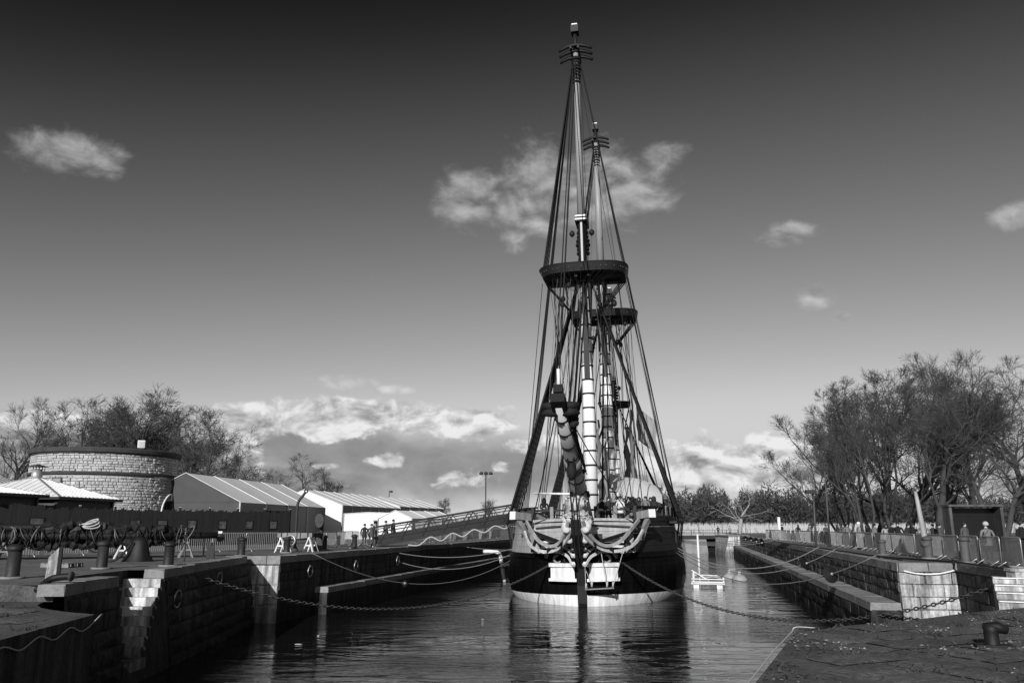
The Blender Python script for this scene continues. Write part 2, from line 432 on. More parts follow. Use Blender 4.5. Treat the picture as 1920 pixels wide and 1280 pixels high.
# right dock wall: upper wall, ledge, lower wall
LEDZ, LEDW = -1.55, 1.15
rw = wall_sheet('dock_wall', [z_(RC, 0), z_(RF, 0)], [z_(RC, WZ - 1), z_(RF, WZ - 1)], M_wallR, 'long stone dock wall with a ledge running along the right-hand quay')
blocks(rw, RF, RC, LEDZ, -.32, .42, 1.7, .05, M_wallR, 'block', seed=3)
slabs(rw, RF, RC, .03, .34, .8, 2.0, M_cope, 'coping_stone', 4, inset=.05)
r0, r1_ = RC - DN * LEDW + DX * .1, RF - DN * LEDW
mb = MB(); mb.hexa([z_(RC + DX * .1, WZ - 1), z_(RF, WZ - 1), z_(r1_, WZ - 1), z_(r0, WZ - 1), z_(RC + DX * .1, LEDZ - .3), z_(RF, LEDZ - .3), z_(r1_, LEDZ - .3), z_(r0, LEDZ - .3)]); mb.build('ledge_base', M_wallD, rw)
slabs(rw, r1_ - DN * .06, r0 - DN * .06, LEDZ, .32, LEDW + .06, 2.3, M_cope, 'ledge_stone', 5)
blocks(rw, r1_, r0, WZ - .2, LEDZ - .33, .5, 1.6, .06, M_wallD, 'block', seed=6)

# pale end face of the right pier
PB = Vector((18.2, 34.0, 0))
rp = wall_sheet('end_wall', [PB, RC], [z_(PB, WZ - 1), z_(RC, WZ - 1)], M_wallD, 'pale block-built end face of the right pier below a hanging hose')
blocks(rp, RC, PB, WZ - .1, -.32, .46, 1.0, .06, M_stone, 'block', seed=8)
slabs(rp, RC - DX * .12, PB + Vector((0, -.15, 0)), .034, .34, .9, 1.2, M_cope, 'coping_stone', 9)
RW2 = [Vector((18.2, 34.0, 0)), Vector((16.3, 26.3, 0)), Vector((17.9, 22.5, 0))]
rr = wall_sheet('recess_wall', [RW2[2], RW2[1], RW2[0]], [z_(q, WZ - 1) for q in (RW2[2], RW2[1], RW2[0])], M_wallD, 'dark recess wall behind the ladder on the right')
blocks(rr, RW2[0], RW2[1], WZ, -.3, .5, 1.4, .05, M_wallD, 'block', seed=10)
slabs(rr, RW2[0], RW2[1], .031, .3, .6, 1.6, M_cope, 'coping_stone', 12, inset=.03)

# left dock wall with its ledge
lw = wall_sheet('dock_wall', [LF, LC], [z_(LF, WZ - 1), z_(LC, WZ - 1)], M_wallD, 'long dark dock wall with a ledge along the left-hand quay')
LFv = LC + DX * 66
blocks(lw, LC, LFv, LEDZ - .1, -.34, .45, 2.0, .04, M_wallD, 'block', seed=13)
slabs(lw, LC, LFv, .03, .34, .8, 2.2, M_cope, 'coping_stone', 14, inset=.05)
l0 = LC + DX * 4.2 + DN * .75; l1 = LFv + DN * .75
mb = MB(); mb.hexa([z_(l0, WZ - 1), z_(l1, WZ - 1), z_(LFv, WZ - 1), z_(LC + DX * 4.2, WZ - 1), z_(l0, LEDZ - .5), z_(l1, LEDZ - .5), z_(LFv, LEDZ - .5), z_(LC + DX * 4.2, LEDZ - .5)]); mb.build('ledge_base', M_wallD, lw)
slabs(lw, l0 + DN * .05, l1 + DN * .05, LEDZ - .2, .3, .8, 2.6, M_cope, 'ledge_stone', 15)
# pale end face left of the corner
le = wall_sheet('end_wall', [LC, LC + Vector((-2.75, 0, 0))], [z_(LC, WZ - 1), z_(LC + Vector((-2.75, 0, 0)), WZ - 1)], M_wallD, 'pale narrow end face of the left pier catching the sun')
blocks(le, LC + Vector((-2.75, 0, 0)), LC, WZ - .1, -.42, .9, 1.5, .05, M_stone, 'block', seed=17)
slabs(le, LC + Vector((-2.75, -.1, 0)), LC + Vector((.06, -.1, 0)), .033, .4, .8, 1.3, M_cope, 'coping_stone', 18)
# near left wall, leaning back, with a stair cut into it
BT = .6
def nlp(y, z): 
    k = (y - NL0.y) / (NL1.y - NL0.y); x = NL0.x + (NL1.x - NL0.x) * k
    return Vector((x + BT * (-z / 4.2), y, z))
mb = MB()
for ya, yb in ((NL0.y, SL0), (SL1, NL1.y)):
    n = 8
    for i in range(n):
        y0, y1 = ya + (yb - ya) * i / n, ya + (yb - ya) * (i + 1) / n
        mb.add([nlp(y0, 0), nlp(y1, 0), nlp(y1, -4.2), nlp(y0, -4.2)], [(0, 3, 2, 1)])
nd = 9
stp = []
for i in range(nd):                           # notch: the wall below the treads
    y1 = SL1 - .30 * i; y0 = SL1 - .30 * (i + 1) if i < nd - 1 else SL0; zt = -.28 * (i + 1)
    mb.add([nlp(y0, zt), nlp(y1, zt), nlp(y1, -4.2), nlp(y0, -4.2)], [(0, 3, 2, 1)]); stp.append((y0, y1, zt))
mb.add([(SIX, SL0, 0), (SIX, SL1, 0), (SIX, SL1, -3), (SIX, SL0, -3)], [(0, 3, 2, 1)])
mb.add([(SIX, SL0, 0), nlp(SL0, 0), nlp(SL0, -3), (SIX, SL0, -3)], [(0, 1, 2, 3)])
mb.add([nlp(NL1.y, 0), (-13.9, LC.y - .35, 0), (-13.9, LC.y - .35, -4.2), nlp(NL1.y, -4.2)], [(0, 3, 2, 1)])
nw = tag(mb.build('quay_wall', M_wallD), 'tall dark streaked quay wall below the spars at left, with stairs cut in', 'wall')
for y0, y1, zt in stp:
    mb = MB(); x1 = nlp(y0, zt).x - .01; mb.hexa([(SIX + .01, y0 + .006, zt - .3), (x1, y0 + .006, zt - .3), (x1, y1 + .03, zt - .3), (SIX + .01, y1 + .03, zt - .3), (SIX + .01, y0 + .006, zt), (x1, y0 + .006, zt), (x1, y1 + .03, zt), (SIX + .01, y1 + .03, zt)])
    mb.build('stair_tread', M_stone, nw)
slabs(nw, nlp(NL0.y, 0), nlp(SL0, 0), .03, .3, .7, 1.5, M_cope, 'coping_stone', 21, inset=.04)
slabs(nw, nlp(SL1, 0), nlp(NL1.y, 0), .03, .3, .7, 1.5, M_cope, 'coping_stone', 22, inset=.04)
def nblocks(ya, yb, seed):
    rn = random.Random(seed)
    for k in range(6):
        z = -.6 - .5 * k; y = ya
        while y < yb - .3:
            ln = min(rn.uniform(1.0, 1.9), yb - y); o = link('block', rn.choice(stone_set(M_wallD)), nw)
            o.location = nlp(y + ln / 2, z)
            o.rotation_euler = (0, 0, math.pi / 2); o.scale = (ln - .03, .05 * rn.uniform(.6, 1.3) + .06, .48); y += ln
nblocks(NL0.y + .2, SL0 - .1, 23); nblocks(SL1 + .1, NL1.y, 24)

# lower platforms in the foreground (old gate sills)
def platform(name, poly, z, label, seed, clip):
    rn = random.Random(seed); t_ = MB(); n = len(poly)
    t_.add([(p[0], p[1], z) for p in poly], [tuple(range(n))]); o = struct(t_.build(name, M_slab), label=label)
    s_ = MB(); s_.add([(p[0], p[1], z) for p in poly] + [(p[0], p[1], WZ - 1) for p in poly], [(i, (i + 1) % n, n + (i + 1) % n, n + i) for i in range(n)])
    s_.build('platform_face', M_wallD, o)
    return o
LPZ, RPZ = -.42, -.62
lc = G(178, 1151, LPZ); ls = G(90, 1124, LPZ); l_n = G(0, 1199, LPZ)
arc = smooth_curve([ls, ls.lerp(lc, .33) + Vector((-.30, -.55, 0)), ls.lerp(lc, .7) + Vector((-.18, -.42, 0)), lc], 5)
ext = l_n + (l_n - lc).normalized() * 16
lp_poly = [xy(ext), *[xy(p) for p in []], xy(l_n), xy(lc)] + [xy(p) for p in reversed(arc[:-1])] + [(ls.x, 21.95), (-60, 21.95), (-60, ext.y)]
pl = platform('stone_platform_left', lp_poly, LPZ, 'low stone platform at lower left with a curved corner', 1, None)
mb = MB(); mb.add([(-60, 21.9, LPZ), (-12.0, 21.9, LPZ), (-12.0, 21.9, 0), (-60, 21.9, 0)], [(0, 1, 2, 3)]); mb.build('step_riser', M_slab, pl)
rc0 = G(1490, 1186, RPZ); rn0 = G(1415, 1281, RPZ); rm = G(1700, 1163, RPZ); rf = G(1925, 1138, RPZ)
rext = rn0 + (rn0 - rc0).normalized() * 14
rp_poly = [xy(rext), (60, rext.y), (60, 22.45), (17.9, 22.45), xy(rf), xy(G(1800, 1150, RPZ)), xy(rm), xy(G(1590, 1172, RPZ)), xy(rc0)]
pr = platform('stone_platform_right', rp_poly, RPZ, 'worn stone platform in the right foreground', 2, None)
# large worn paving stones on both platforms
def inside(p, poly):
    c_ = False; n = len(poly)
    for i in range(n):
        x1, y1 = poly[i][:2]; x2, y2 = poly[(i + 1) % n][:2]
        if (y1 > p[1]) != (y2 > p[1]) and p[0] < (x2 - x1) * (p[1] - y1) / (y2 - y1) + x1: c_ = not c_
    return c_
def pave(parent, poly, z, ang, x0, x1, y0, y1, seed):
    rn = random.Random(seed); ca, sa = math.cos(ang), math.sin(ang); meshes = []
    for i in range(5):
        q = random.Random(i + 40); n = 5; mb = MB(); vs = []
        for a in range(n + 1):
            for c_ in range(n + 1):
                e = (a in (0, n)) or (c_ in (0, n))
                vs.append((-.5 + a / n + q.uniform(-.025, .025), -.5 + c_ / n + q.uniform(-.025, .025), (-.7 if e else 0) + q.uniform(-.2, .2)))
        mb.add(vs, [(a * (n + 1) + c_, (a + 1) * (n + 1) + c_, (a + 1) * (n + 1) + c_ + 1, a * (n + 1) + c_ + 1) for a in range(n) for c_ in range(n)])
        meshes.append(mb.mesh('paving_stone', M_slab))
    y = y0
    while y < y1:
        hy = rn.uniform(.7, 1.1); x = x0 + rn.uniform(-1, 0)
        while x < x1:
            wx = rn.uniform(.9, 2.0); cx, cy = x + wx / 2, y + hy / 2
            ok = all(inside((ca * (cx + i * wx / 2) - sa * (cy + j * hy / 2), sa * (cx + i * wx / 2) + ca * (cy + j * hy / 2)), poly) for i in (-1, 1) for j in (-1, 1))
            if ok:
                o = link('paving_stone', rn.choice(meshes), parent); o.location = (ca * cx - sa * cy, sa * cx + ca * cy, z + .045)
                o.rotation_euler = (0, 0, ang); o.scale = (wx - .04, hy - .04, .035 + rn.uniform(0, .03))
            x += wx
        y += hy
pave(pr, rp_poly, RPZ, R(24), 4, 20, 2, 22, 5)
pave(pl, lp_poly, LPZ, R(-10), -24, -9, 6, 20, 6)
# grit, moss tufts and grass in the joints of the platforms
def tufts(name, poly, z, x0, x1, y0, y1, n, m_, label, hmax):
    rg = np.random.default_rng(n); vs = []
    cl = rg.uniform((x0, y0), (x1, y1), (n // 14, 2))
    for c_ in cl:
        for q in rg.normal(0, .22, (14, 2)):
            x, y = c_ + q
            if not inside((x, y), poly): continue
            h_ = rg.uniform(.2, 1) * hmax; a = rg.uniform(0, 6.28); wd = rg.uniform(.01, .045); lx, ly = rg.normal(0, h_ * .6, 2)
            vs += [(x - wd * math.cos(a), y - wd * math.sin(a), z), (x + wd * math.cos(a), y + wd * math.sin(a), z), (x + lx, y + ly, z + h_)]
    v_ = np.array(vs); me = bpy.data.meshes.new(name); me.from_pydata(vs, [], [(i, i + 1, i + 2) for i in range(0, len(vs), 3)]); me.materials.append(m_)
    return struct(link(name, me), 'stuff', label)
M_moss = mat('moss_and_grass', .05, .95, .4, 2); M_grit = mat('pale_grit', .30, .9, .3, 5)
tufts('moss_tufts', rp_poly, RPZ + .02, 3, 20, 8, 23, 5000, M_moss, 'moss and grass tufts on the right foreground platform', .09)
tufts('stone_grit', rp_poly, RPZ + .05, 3, 20, 8, 23, 1600, M_grit, 'pale grit scattered over the right foreground platform', .03)
tufts('moss_tufts', lp_poly, LPZ + .02, -22, -8, 8, 22, 1200, M_moss, 'moss and grass tufts on the lower left platform', .09)
# white guard ropes hung along both platform edges
def rope(name, pts, r, m_, label, cat='rope', parent=None, n=6, group=None):
    mb = MB(); mb.tube(pts, r, n); o = mb.build(name, m_, parent)
    if parent is None: tag(o, label, cat, group)
    return o
e1 = l_n.copy(); e2 = lc.copy(); off = Vector((.07, -.02, 0))
pts = [e2 + off + Vector((.05, .1, .0))]
for k in (1 / 3, 2 / 3, 1, 1.33): pts += [e2.lerp(e1, k - 1 / 6) + off + Vector((0, 0, -.26)), e2.lerp(e1, k) + off + Vector((0, 0, -.12))]
rope('guard_rope', smooth_curve(pts, 6), .015, M_ropeL, 'white rope slung along the edge of the lower left platform')
pts = [rc0 + Vector((.55, .35, .06)), rc0 + Vector((.1, .2, .09)), rc0 + Vector((-.06, 0, .02)), rc0.lerp(rn0, .25) + Vector((-.08, 0, .02)), rc0.lerp(rn0, .5) + Vector((-.08, 0, .04)), rc0.lerp(rn0, 1.0) + Vector((-.08, 0, .02)), rc0.lerp(rn0, 1.6) + Vector((-.08, 0, .03))]
rope('guard_rope', smooth_curve(pts, 6), .013, M_ropeL, 'white rope running along the edge of the right foreground platform')

# ================================================================== THE SHIP (local: +Y aft, +X to the right of the picture, Z up from the water)
SA = R(10.6); SO = Vector((4.25, 50.4, WZ))
ship = thing('sailing_frigate', 'black-hulled three-masted sailing frigate moored bow-on in the dock, yards struck', 'ship', SO, -SA)
ship.rotation_euler = (0, R(-.75), -SA)
SMX = Matrix.Translation(SO) @ ship.rotation_euler.to_matrix().to_4x4()
def SW(x, y, z): return SMX @ Vector((x, y, z))
def lerp_tab(tab, z):
    if z <= tab[0][0]: return tab[0][1]
    for (a, va), (b_, vb) in zip(tab, tab[1:]):
        if z <= b_: return va + (vb - va) * (z - a) / (b_ - a)
    return tab[-1][1]
ZT = [(-1.2, .74), (0, .955), (.6, .985), (1.3, 1.0), (2.0, .995), (2.7, .975), (3.2, .955), (4.2, .92), (5.6, .885), (7, .87)]
def hb(y, z):
    if y <= 0: return .16
    e = min(1, y / 13.5); ex = lerp_tab([(-1.2, .80), (0, .64), (1.3, .60), (3, .56)], z)
    f_ = (1 - (1 - e) ** 2.5) ** ex
    if y > 36: f_ *= 1 - .28 * ((y - 36) / 15) ** 2
    return max(.16, 6.45 * f_ * lerp_tab(ZT, z))
ST = [0, .08, .25, .55, 1.0, 1.6, 2.4, 3.4, 4.8, 6.5, 8.5, 11, 14, 20, 27, 34, 40, 45, 49]
def stripe(y): return .66 - .34 * min(1, y / 12)
def levels(y): return [-1.2, -.2, stripe(y), 1.0, 1.5, 2.0, 2.45, 2.75]
hm = MB()
for s in (-1, 1):
    for i in range(len(ST) - 1):
        y0, y1 = ST[i], ST[i + 1]; za, zb = levels(y0), levels(y1)
        for k in range(len(za) - 1):
            q = [(s * hb(y0, za[k]), y0, za[k]), (s * hb(y1, zb[k]), y1, zb[k]), (s * hb(y1, zb[k + 1]), y1, zb[k + 1]), (s * hb(y0, za[k + 1]), y0, za[k + 1])]
            hm.add(q, [(0, 1, 2, 3) if s > 0 else (3, 2, 1, 0)], 1 if k < 2 else 0, True)
hm.add([(-.16, 0, -1.2), (.16, 0, -1.2), (.16, 0, .66), (-.16, 0, .66)], [(0, 1, 2, 3)], 1)
hm.add([(-.16, 0, .66), (.16, 0, .66), (.16, 0, 2.75), (-.16, 0, 2.75)], [(0, 1, 2, 3)], 0)
ye = ST[-1]; hm.add([(-hb(ye, -1.2), ye, -1.2), (hb(ye, -1.2), ye, -1.2), (hb(ye, 2.75), ye, 2.75), (-hb(ye, 2.75), ye, 2.75)], [(0, 1, 2, 3)], 0)
bmh = hm.mesh('hull', [M_black, M_white2])
bm = bmesh.new(); bm.from_mesh(bmh); bmesh.ops.remove_doubles(bm, verts=bm.verts, dist=.002); bm.to_mesh(bmh); bm.free()
hull = link('hull', bmh, ship)
# upper works: strakes of planking from the bulkhead aft
UB = 1.9
SU = [UB, 2.4, 3.4, 4.8, 6.5, 8.5, 11, 14, 20, 27, 34, 40, 45, 49]
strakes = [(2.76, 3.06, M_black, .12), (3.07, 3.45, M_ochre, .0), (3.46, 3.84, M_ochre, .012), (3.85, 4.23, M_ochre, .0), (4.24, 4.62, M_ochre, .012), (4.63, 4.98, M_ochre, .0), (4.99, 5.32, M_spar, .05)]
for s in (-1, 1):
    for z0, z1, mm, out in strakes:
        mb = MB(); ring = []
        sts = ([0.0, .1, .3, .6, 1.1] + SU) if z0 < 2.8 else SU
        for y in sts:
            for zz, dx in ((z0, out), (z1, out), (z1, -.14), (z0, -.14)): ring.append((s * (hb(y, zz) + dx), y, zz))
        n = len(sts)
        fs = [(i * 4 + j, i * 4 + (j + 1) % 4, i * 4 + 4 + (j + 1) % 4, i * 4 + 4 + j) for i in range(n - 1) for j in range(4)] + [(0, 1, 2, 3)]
        mb.add(ring, fs); mb.build('strake', M_spar if (s > 0 and mm is M_ochre) else mm, hull)  # ochre strakes dark on the right: tarred lining plus side shade in the colour
for s in (-1, 1):                             # lower planking strakes, slightly proud of one another
    for k in range(7):
        z0 = .74 + .285 * k; z1 = z0 + .272; mb = MB(); ring = []; out = .022 + .014 * (k % 2)
        for y in ST[2:]:
            for zz, dx in ((z0, out), (z1, out), (z1, -.05), (z0, -.05)): ring.append((s * (hb(y, zz) + dx), y, zz))
        n = len(ST) - 2; mb.add(ring, [(i * 4 + j, i * 4 + (j + 1) % 4, i * 4 + 4 + (j + 1) % 4, i * 4 + 4 + j) for i in range(n - 1) for j in range(4)]); mb.build('strake', M_black, hull)
# forecastle deck and waist deck
mb = MB(); dk = [(hb(y, 4.4) - .1, y) for y in SU]
mb.prism([(x, y) for x, y in dk] + [(-x, y) for x, y in reversed(dk)], 4.7, 4.8); mb.build('deck', M_woodG, hull)
# sloping beakhead bulkhead with planks, ports and rail
bw = hb(UB, 4)
for i in range(6):
    z0 = 2.95 + i * .36
    mb = MB(); mb.hexa([(-bw, UB - .1 - i * .012, z0), (bw, UB - .1 - i * .012, z0), (bw, UB, z0), (-bw, UB, z0), (-bw, UB - .1 - i * .012, z0 + .345), (bw, UB - .1 - i * .012, z0 + .345), (bw, UB, z0 + .345), (-bw, UB, z0 + .345)])
    mb.build('bulkhead_plank', M_ochre, hull)
for s in (-1, 1):
    mb = MB(); mb.box((s * 2.3, UB - .17, 3.72), (.95, .06, .5)); p = mb.build('port_opening', M_screen, hull)
    mb = MB(); mb.box((s * 2.3, UB - .165, 4.02), (1.1, .1, .09)); mb.build('port_frame', M_ochre, hull)
    mb = MB(); mb.box((s * .95, UB - .17, 3.75), (.5, .06, .95)); mb.build('beakhead_door', M_spar, hull)
    mb = MB(); mb.strip([(s * .2, UB - .25, 5.12), (s * 1.7, UB - .25, 5.10), (s * (bw + .05), UB - .2, 5.04)], .22, .16); mb.build('bulkhead_rail', M_ochre, hull)
    mb = MB(); mb.strip([(s * .3, UB - .22, 4.78), (s * (bw - .1), UB - .22, 4.62)], .1, .10); mb.build('bulkhead_moulding', M_spar, hull)
    for k in range(5):                        # timberheads and rail on the forecastle
        x = s * (.8 + .62 * k); mb = MB(); mb.hexa([(x - .11, UB + .2, 4.4), (x + .11, UB + .2, 4.4), (x + .11, UB + .42, 4.4), (x - .11, UB + .42, 4.4), (x - .11, UB + .2, 5.95), (x + .11, UB + .2, 5.95), (x + .11, UB + .42, 5.95), (x - .11, UB + .42, 5.95)])
        if k % 2 == 0 or k == 4: mb.build('timberhead', M_spar if k != 2 else M_woodG, hull)
    mb = MB(); mb.strip([(s * .5, UB + .5, 5.72), (s * 3.2, UB + .55, 5.72)], .2, .12); mb.build('forecastle_rail', M_spar, hull)
    # hammock rail along the side
    mb = MB(); mb.strip([(s * (hb(y, 5.3) - .05), y, 5.9) for y in SU], .16, .10); hr = mb.build('gunwale_rail', M_spar, hull)
    for y in (3, 4.6, 6.2, 7.8, 9.4, 11, 12.6, 14.2, 15.8, 17.4, 19, 21, 23):
        mb = MB(); mb.box((s * (hb(y, 5.3) - .06), y, 5.55), (.1, .12, .64)); mb.build('stanchion', M_spar, hull)
    mb = MB()
    ys = [2.2 + .8 * k for k in range(26)]
    mb.add([(s * (hb(y, 5.3) - .12), y, 5.33) for y in ys] + [(s * (hb(y, 5.3) - .12 + .05 * math.sin(y * 3)), y, 5.86 + .05 * math.sin(y * 5)) for y in ys], [(i, i + 1, 27 + i, 26 + i) for i in range(25)])
    mb.build('weather_cloth', COATS[2], hull)
    # gun ports along the side
    for k in range(6):
        y = 9 + 6 * k; mb = MB(); x = hb(y, 3.9) + .03
        mb.box((s * x, y, 3.85), (.08, .95, .85)); mb.build('gun_port', M_spar, hull)
# head: cutwater fin, rails, cheeks, gratings
mb = MB(); prof = [(0.25, -.6), (-.15, .2), (-.25, 1.2), (-.55, 2.2), (-1.1, 3.0), (-1.9, 3.6), (-2.6, 4.2), (-2.9, 5.0), (-2.4, 5.1), (-1.6, 4.6), (-.4, 4.2), (.4, 4.1), (.5, 2)]
n = len(prof); mb.add([(-.27, y, z) for y, z in prof] + [(.27, y, z) for y, z in prof], [tuple(range(n)), tuple(range(2 * n - 1, n - 1, -1))] + [(i, n + i, n + (i + 1) % n, (i + 1) % n) for i in range(n)])
mb.build('cutwater', M_spar, ship)
for s in (-1, 1):
    top = smooth_curve([(s * 3.55, 1.2, 5.05), (s * 3.05, .1, 4.45), (s * 2.5, -.45, 3.85), (s * 1.8, -.9, 3.55), (s * 1.15, -1.5, 3.72), (s * .7, -2.2, 4.3), (s * .42, -2.7, 5.0)], 6)
    mb = MB(); mb.strip(top, .13, .19); mb.build('head_rail', M_ochre, ship)
    low = smooth_curve([(s * 3.75, 1.6, 4.4), (s * 3.35, .7, 3.75), (s * 2.7, .0, 3.32), (s * 1.9, -.55, 3.22), (s * 1.15, -1.2, 3.45), (s * .6, -2.0, 3.95), (s * .36, -2.5, 4.55)], 6)
    mb = MB(); mb.strip(low, .13, .18); mb.build('head_rail', mat('head_rail_paint', .5, .6, .15, 2, .3, 10, streak=.2), ship)
    for k, (f0, f1) in enumerate(((10, 8), (18, 16), (26, 25))):       # head timbers joining the rails
        a, b_ = top[f0], low[f1]; mb = MB(); mb.beam(a + Vector((0, 0, -.05)), b_ + Vector((0, .3, -.35)), .14, .18); mb.build('head_timber', M_spar, ship)
    mb = MB(); mb.beam((s * 3.3, UB - .3, 4.4), (s * .6, -1.6, 3.6), .16, .2); mb.build('head_beam', M_spar, ship)
    for k in range(5):                        # painted cheek bands sweeping from the bow planking to the cutwater
        cb_ = smooth_curve([(s * .32, -1.5 + .10 * k, 2.45 + .24 * k), (s * .62, -.95 + .08 * k, 2.92 + .20 * k), (s * 1.15, -.30 + .05 * k, 3.16 + .16 * k), (s * 1.8, .25 + .05 * k, 3.20 + .15 * k), (s * 2.5, .75 + .06 * k, 3.14 + .15 * k)], 6)
        mb = MB(); mb.strip(cb_, .22, .165 - .008 * k); mb.build('cheek', M_white if k % 2 == 0 else M_black, ship)
    # white hawse covers fixed to the bow
    x0, x1 = (.48, 2.15) if s > 0 else (.40, 1.95)
    for z0, z1, o, nm in ((1.62, 2.30, 0, 'hawse_cover'), (2.30, 2.52, .10, 'cover_rim'), (1.46, 1.62, .12, 'cover_rim')):
        mb = MB(); vs = []; n = 8
        for i in range(n + 1):
            x = x0 - o + (x1 - x0 + 2 * o) * i / n; u = i / n
            yf = -.35 - o + .75 * u ** 1.6
            vs += [(s * x, yf, z0), (s * x, yf, z1), (s * x, yf + 1.0, z1), (s * x, yf + 1.0, z0)]
        mb.add(vs, [(i * 4 + j, i * 4 + (j + 1) % 4, i * 4 + 4 + (j + 1) % 4, i * 4 + 4 + j) for i in range(n) for j in range(4)] + [(0, 1, 2, 3), (n * 4 + 3, n * 4 + 2, n * 4 + 1, n * 4)])
        mb.build(nm, M_white2, ship)
    for x in (.85, 1.5):                      # hawse holes above them
        mb = MB(); ring = [(s * x + .23 * math.cos(a), .05 + .25 * x, 2.75 + .23 * math.sin(a)) for a in [i * math.pi / 6 for i in range(12)]]
        mb.tube(ring, .08, 6, closed=True); mb.build('hawse_hole', M_woodG if x > 1 else M_spar, ship)
    # cathead with its white end
    a, b_ = Vector((s * 2.7, 3.6, 5.2)), Vector((s * 4.35, .9, 5.42))
    mb = MB(); mb.beam(a, b_, .42, .46); ct = mb.build('cathead', M_ochre, ship)
    d = (b_ - a).normalized(); mb = MB(); mb.beam(b_, b_ + d * .07, .46, .50); mb.build('cathead_cap', M_white, ct)
    kn = smooth_curve([b_ - d * .3 + Vector((0, 0, -.2)), b_ - d * .9 + Vector((0, 0, -.7)), Vector((s * (hb(2.4, 3.9) + .1), 2.4, 3.9))], 5)
    mb = MB(); mb.strip(kn, .26, .3); mb.build('cathead_knee', M_ochre, ct)
    mb = MB()
    for i in range(5): mb.beam((s * .2, 1.5 - i * .7, 3.3), (s * (2.6 - .5 * i), 1.5 - i * .7, 3.3), .12, .1)
    struct(mb.build('head_grating', M_spar, ship), 'stuff')
# figurehead: a rearing carved lion
def skin_mesh(name, verts, edges, radii, sub=2, root=0):
    me = bpy.data.meshes.new(name); me.from_pydata(verts, edges, []); o = bpy.data.objects.new(name, me); C.objects.link(o)
    m1 = o.modifiers.new('skin', 'SKIN'); m1.use_smooth_shade = True
    for i, rr_ in enumerate(radii):
        sv = me.skin_vertices[0].data[i]; sv.radius = (rr_, rr_) if not isinstance(rr_, tuple) else rr_; sv.use_root = (i == root)
    m2 = o.modifiers.new('sub', 'SUBSURF'); m2.levels = sub; m2.render_levels = sub
    dg = bpy.context.evaluated_depsgraph_get(); out = bpy.data.meshes.new_from_object(o.evaluated_get(dg))
    bpy.data.objects.remove(o); bpy.data.meshes.remove(me); out.name = name
    return out
lv = [(0, -1.7, 3.5), (0, -2.25, 4.3), (0, -2.7, 5.1), (0, -2.95, 5.75), (0, -3.4, 5.95), (0, -3.72, 5.8)]
lr = [.34, .46, .60, .62, .38, .24]; le_ = [(0, 1), (1, 2), (2, 3), (3, 4), (4, 5)]
for s in (-1, 1):
    i = len(lv); lv += [(s * .46, -2.8, 5.1), (s * .60, -2.95, 4.7), (s * .52, -3.2, 4.45), (s * .46, -3.4, 4.5)]; lr += [.34, .27, .22, .22]; le_ += [(2, i), (i, i + 1), (i + 1, i + 2), (i + 2, i + 3)]
    i = len(lv); lv += [(s * .42, -2.1, 4.1), (s * .52, -2.5, 4.25), (s * .42, -2.5, 3.85), (s * .36, -2.75, 3.8)]; lr += [.34, .27, .19, .17]; le_ += [(0, i), (i, i + 1), (i + 1, i + 2), (i + 2, i + 3)]
    i = len(lv); lv += [(s * .34, -2.95, 6.3)]; lr += [.12]; le_ += [(3, i)]
lm = skin_mesh('figurehead', lv, le_, lr, 2)
co = np.empty(len(lm.vertices) * 3); lm.vertices.foreach_get('co', co); co = co.reshape(-1, 3)
mane = np.clip((co[:, 2] - 4.6) / .5, 0, 1) * np.clip((co[:, 1] + 3.8) / .4, 0, 1)
rn_ = np.random.default_rng(2); co += (rn_.normal(0, .07, co.shape) * mane[:, None]); co[:, 1] += .75; co[:, 0] *= 1.12; lm.vertices.foreach_set('co', co.ravel()); lm.materials.append(M_lion)
link('figurehead', lm, ship)

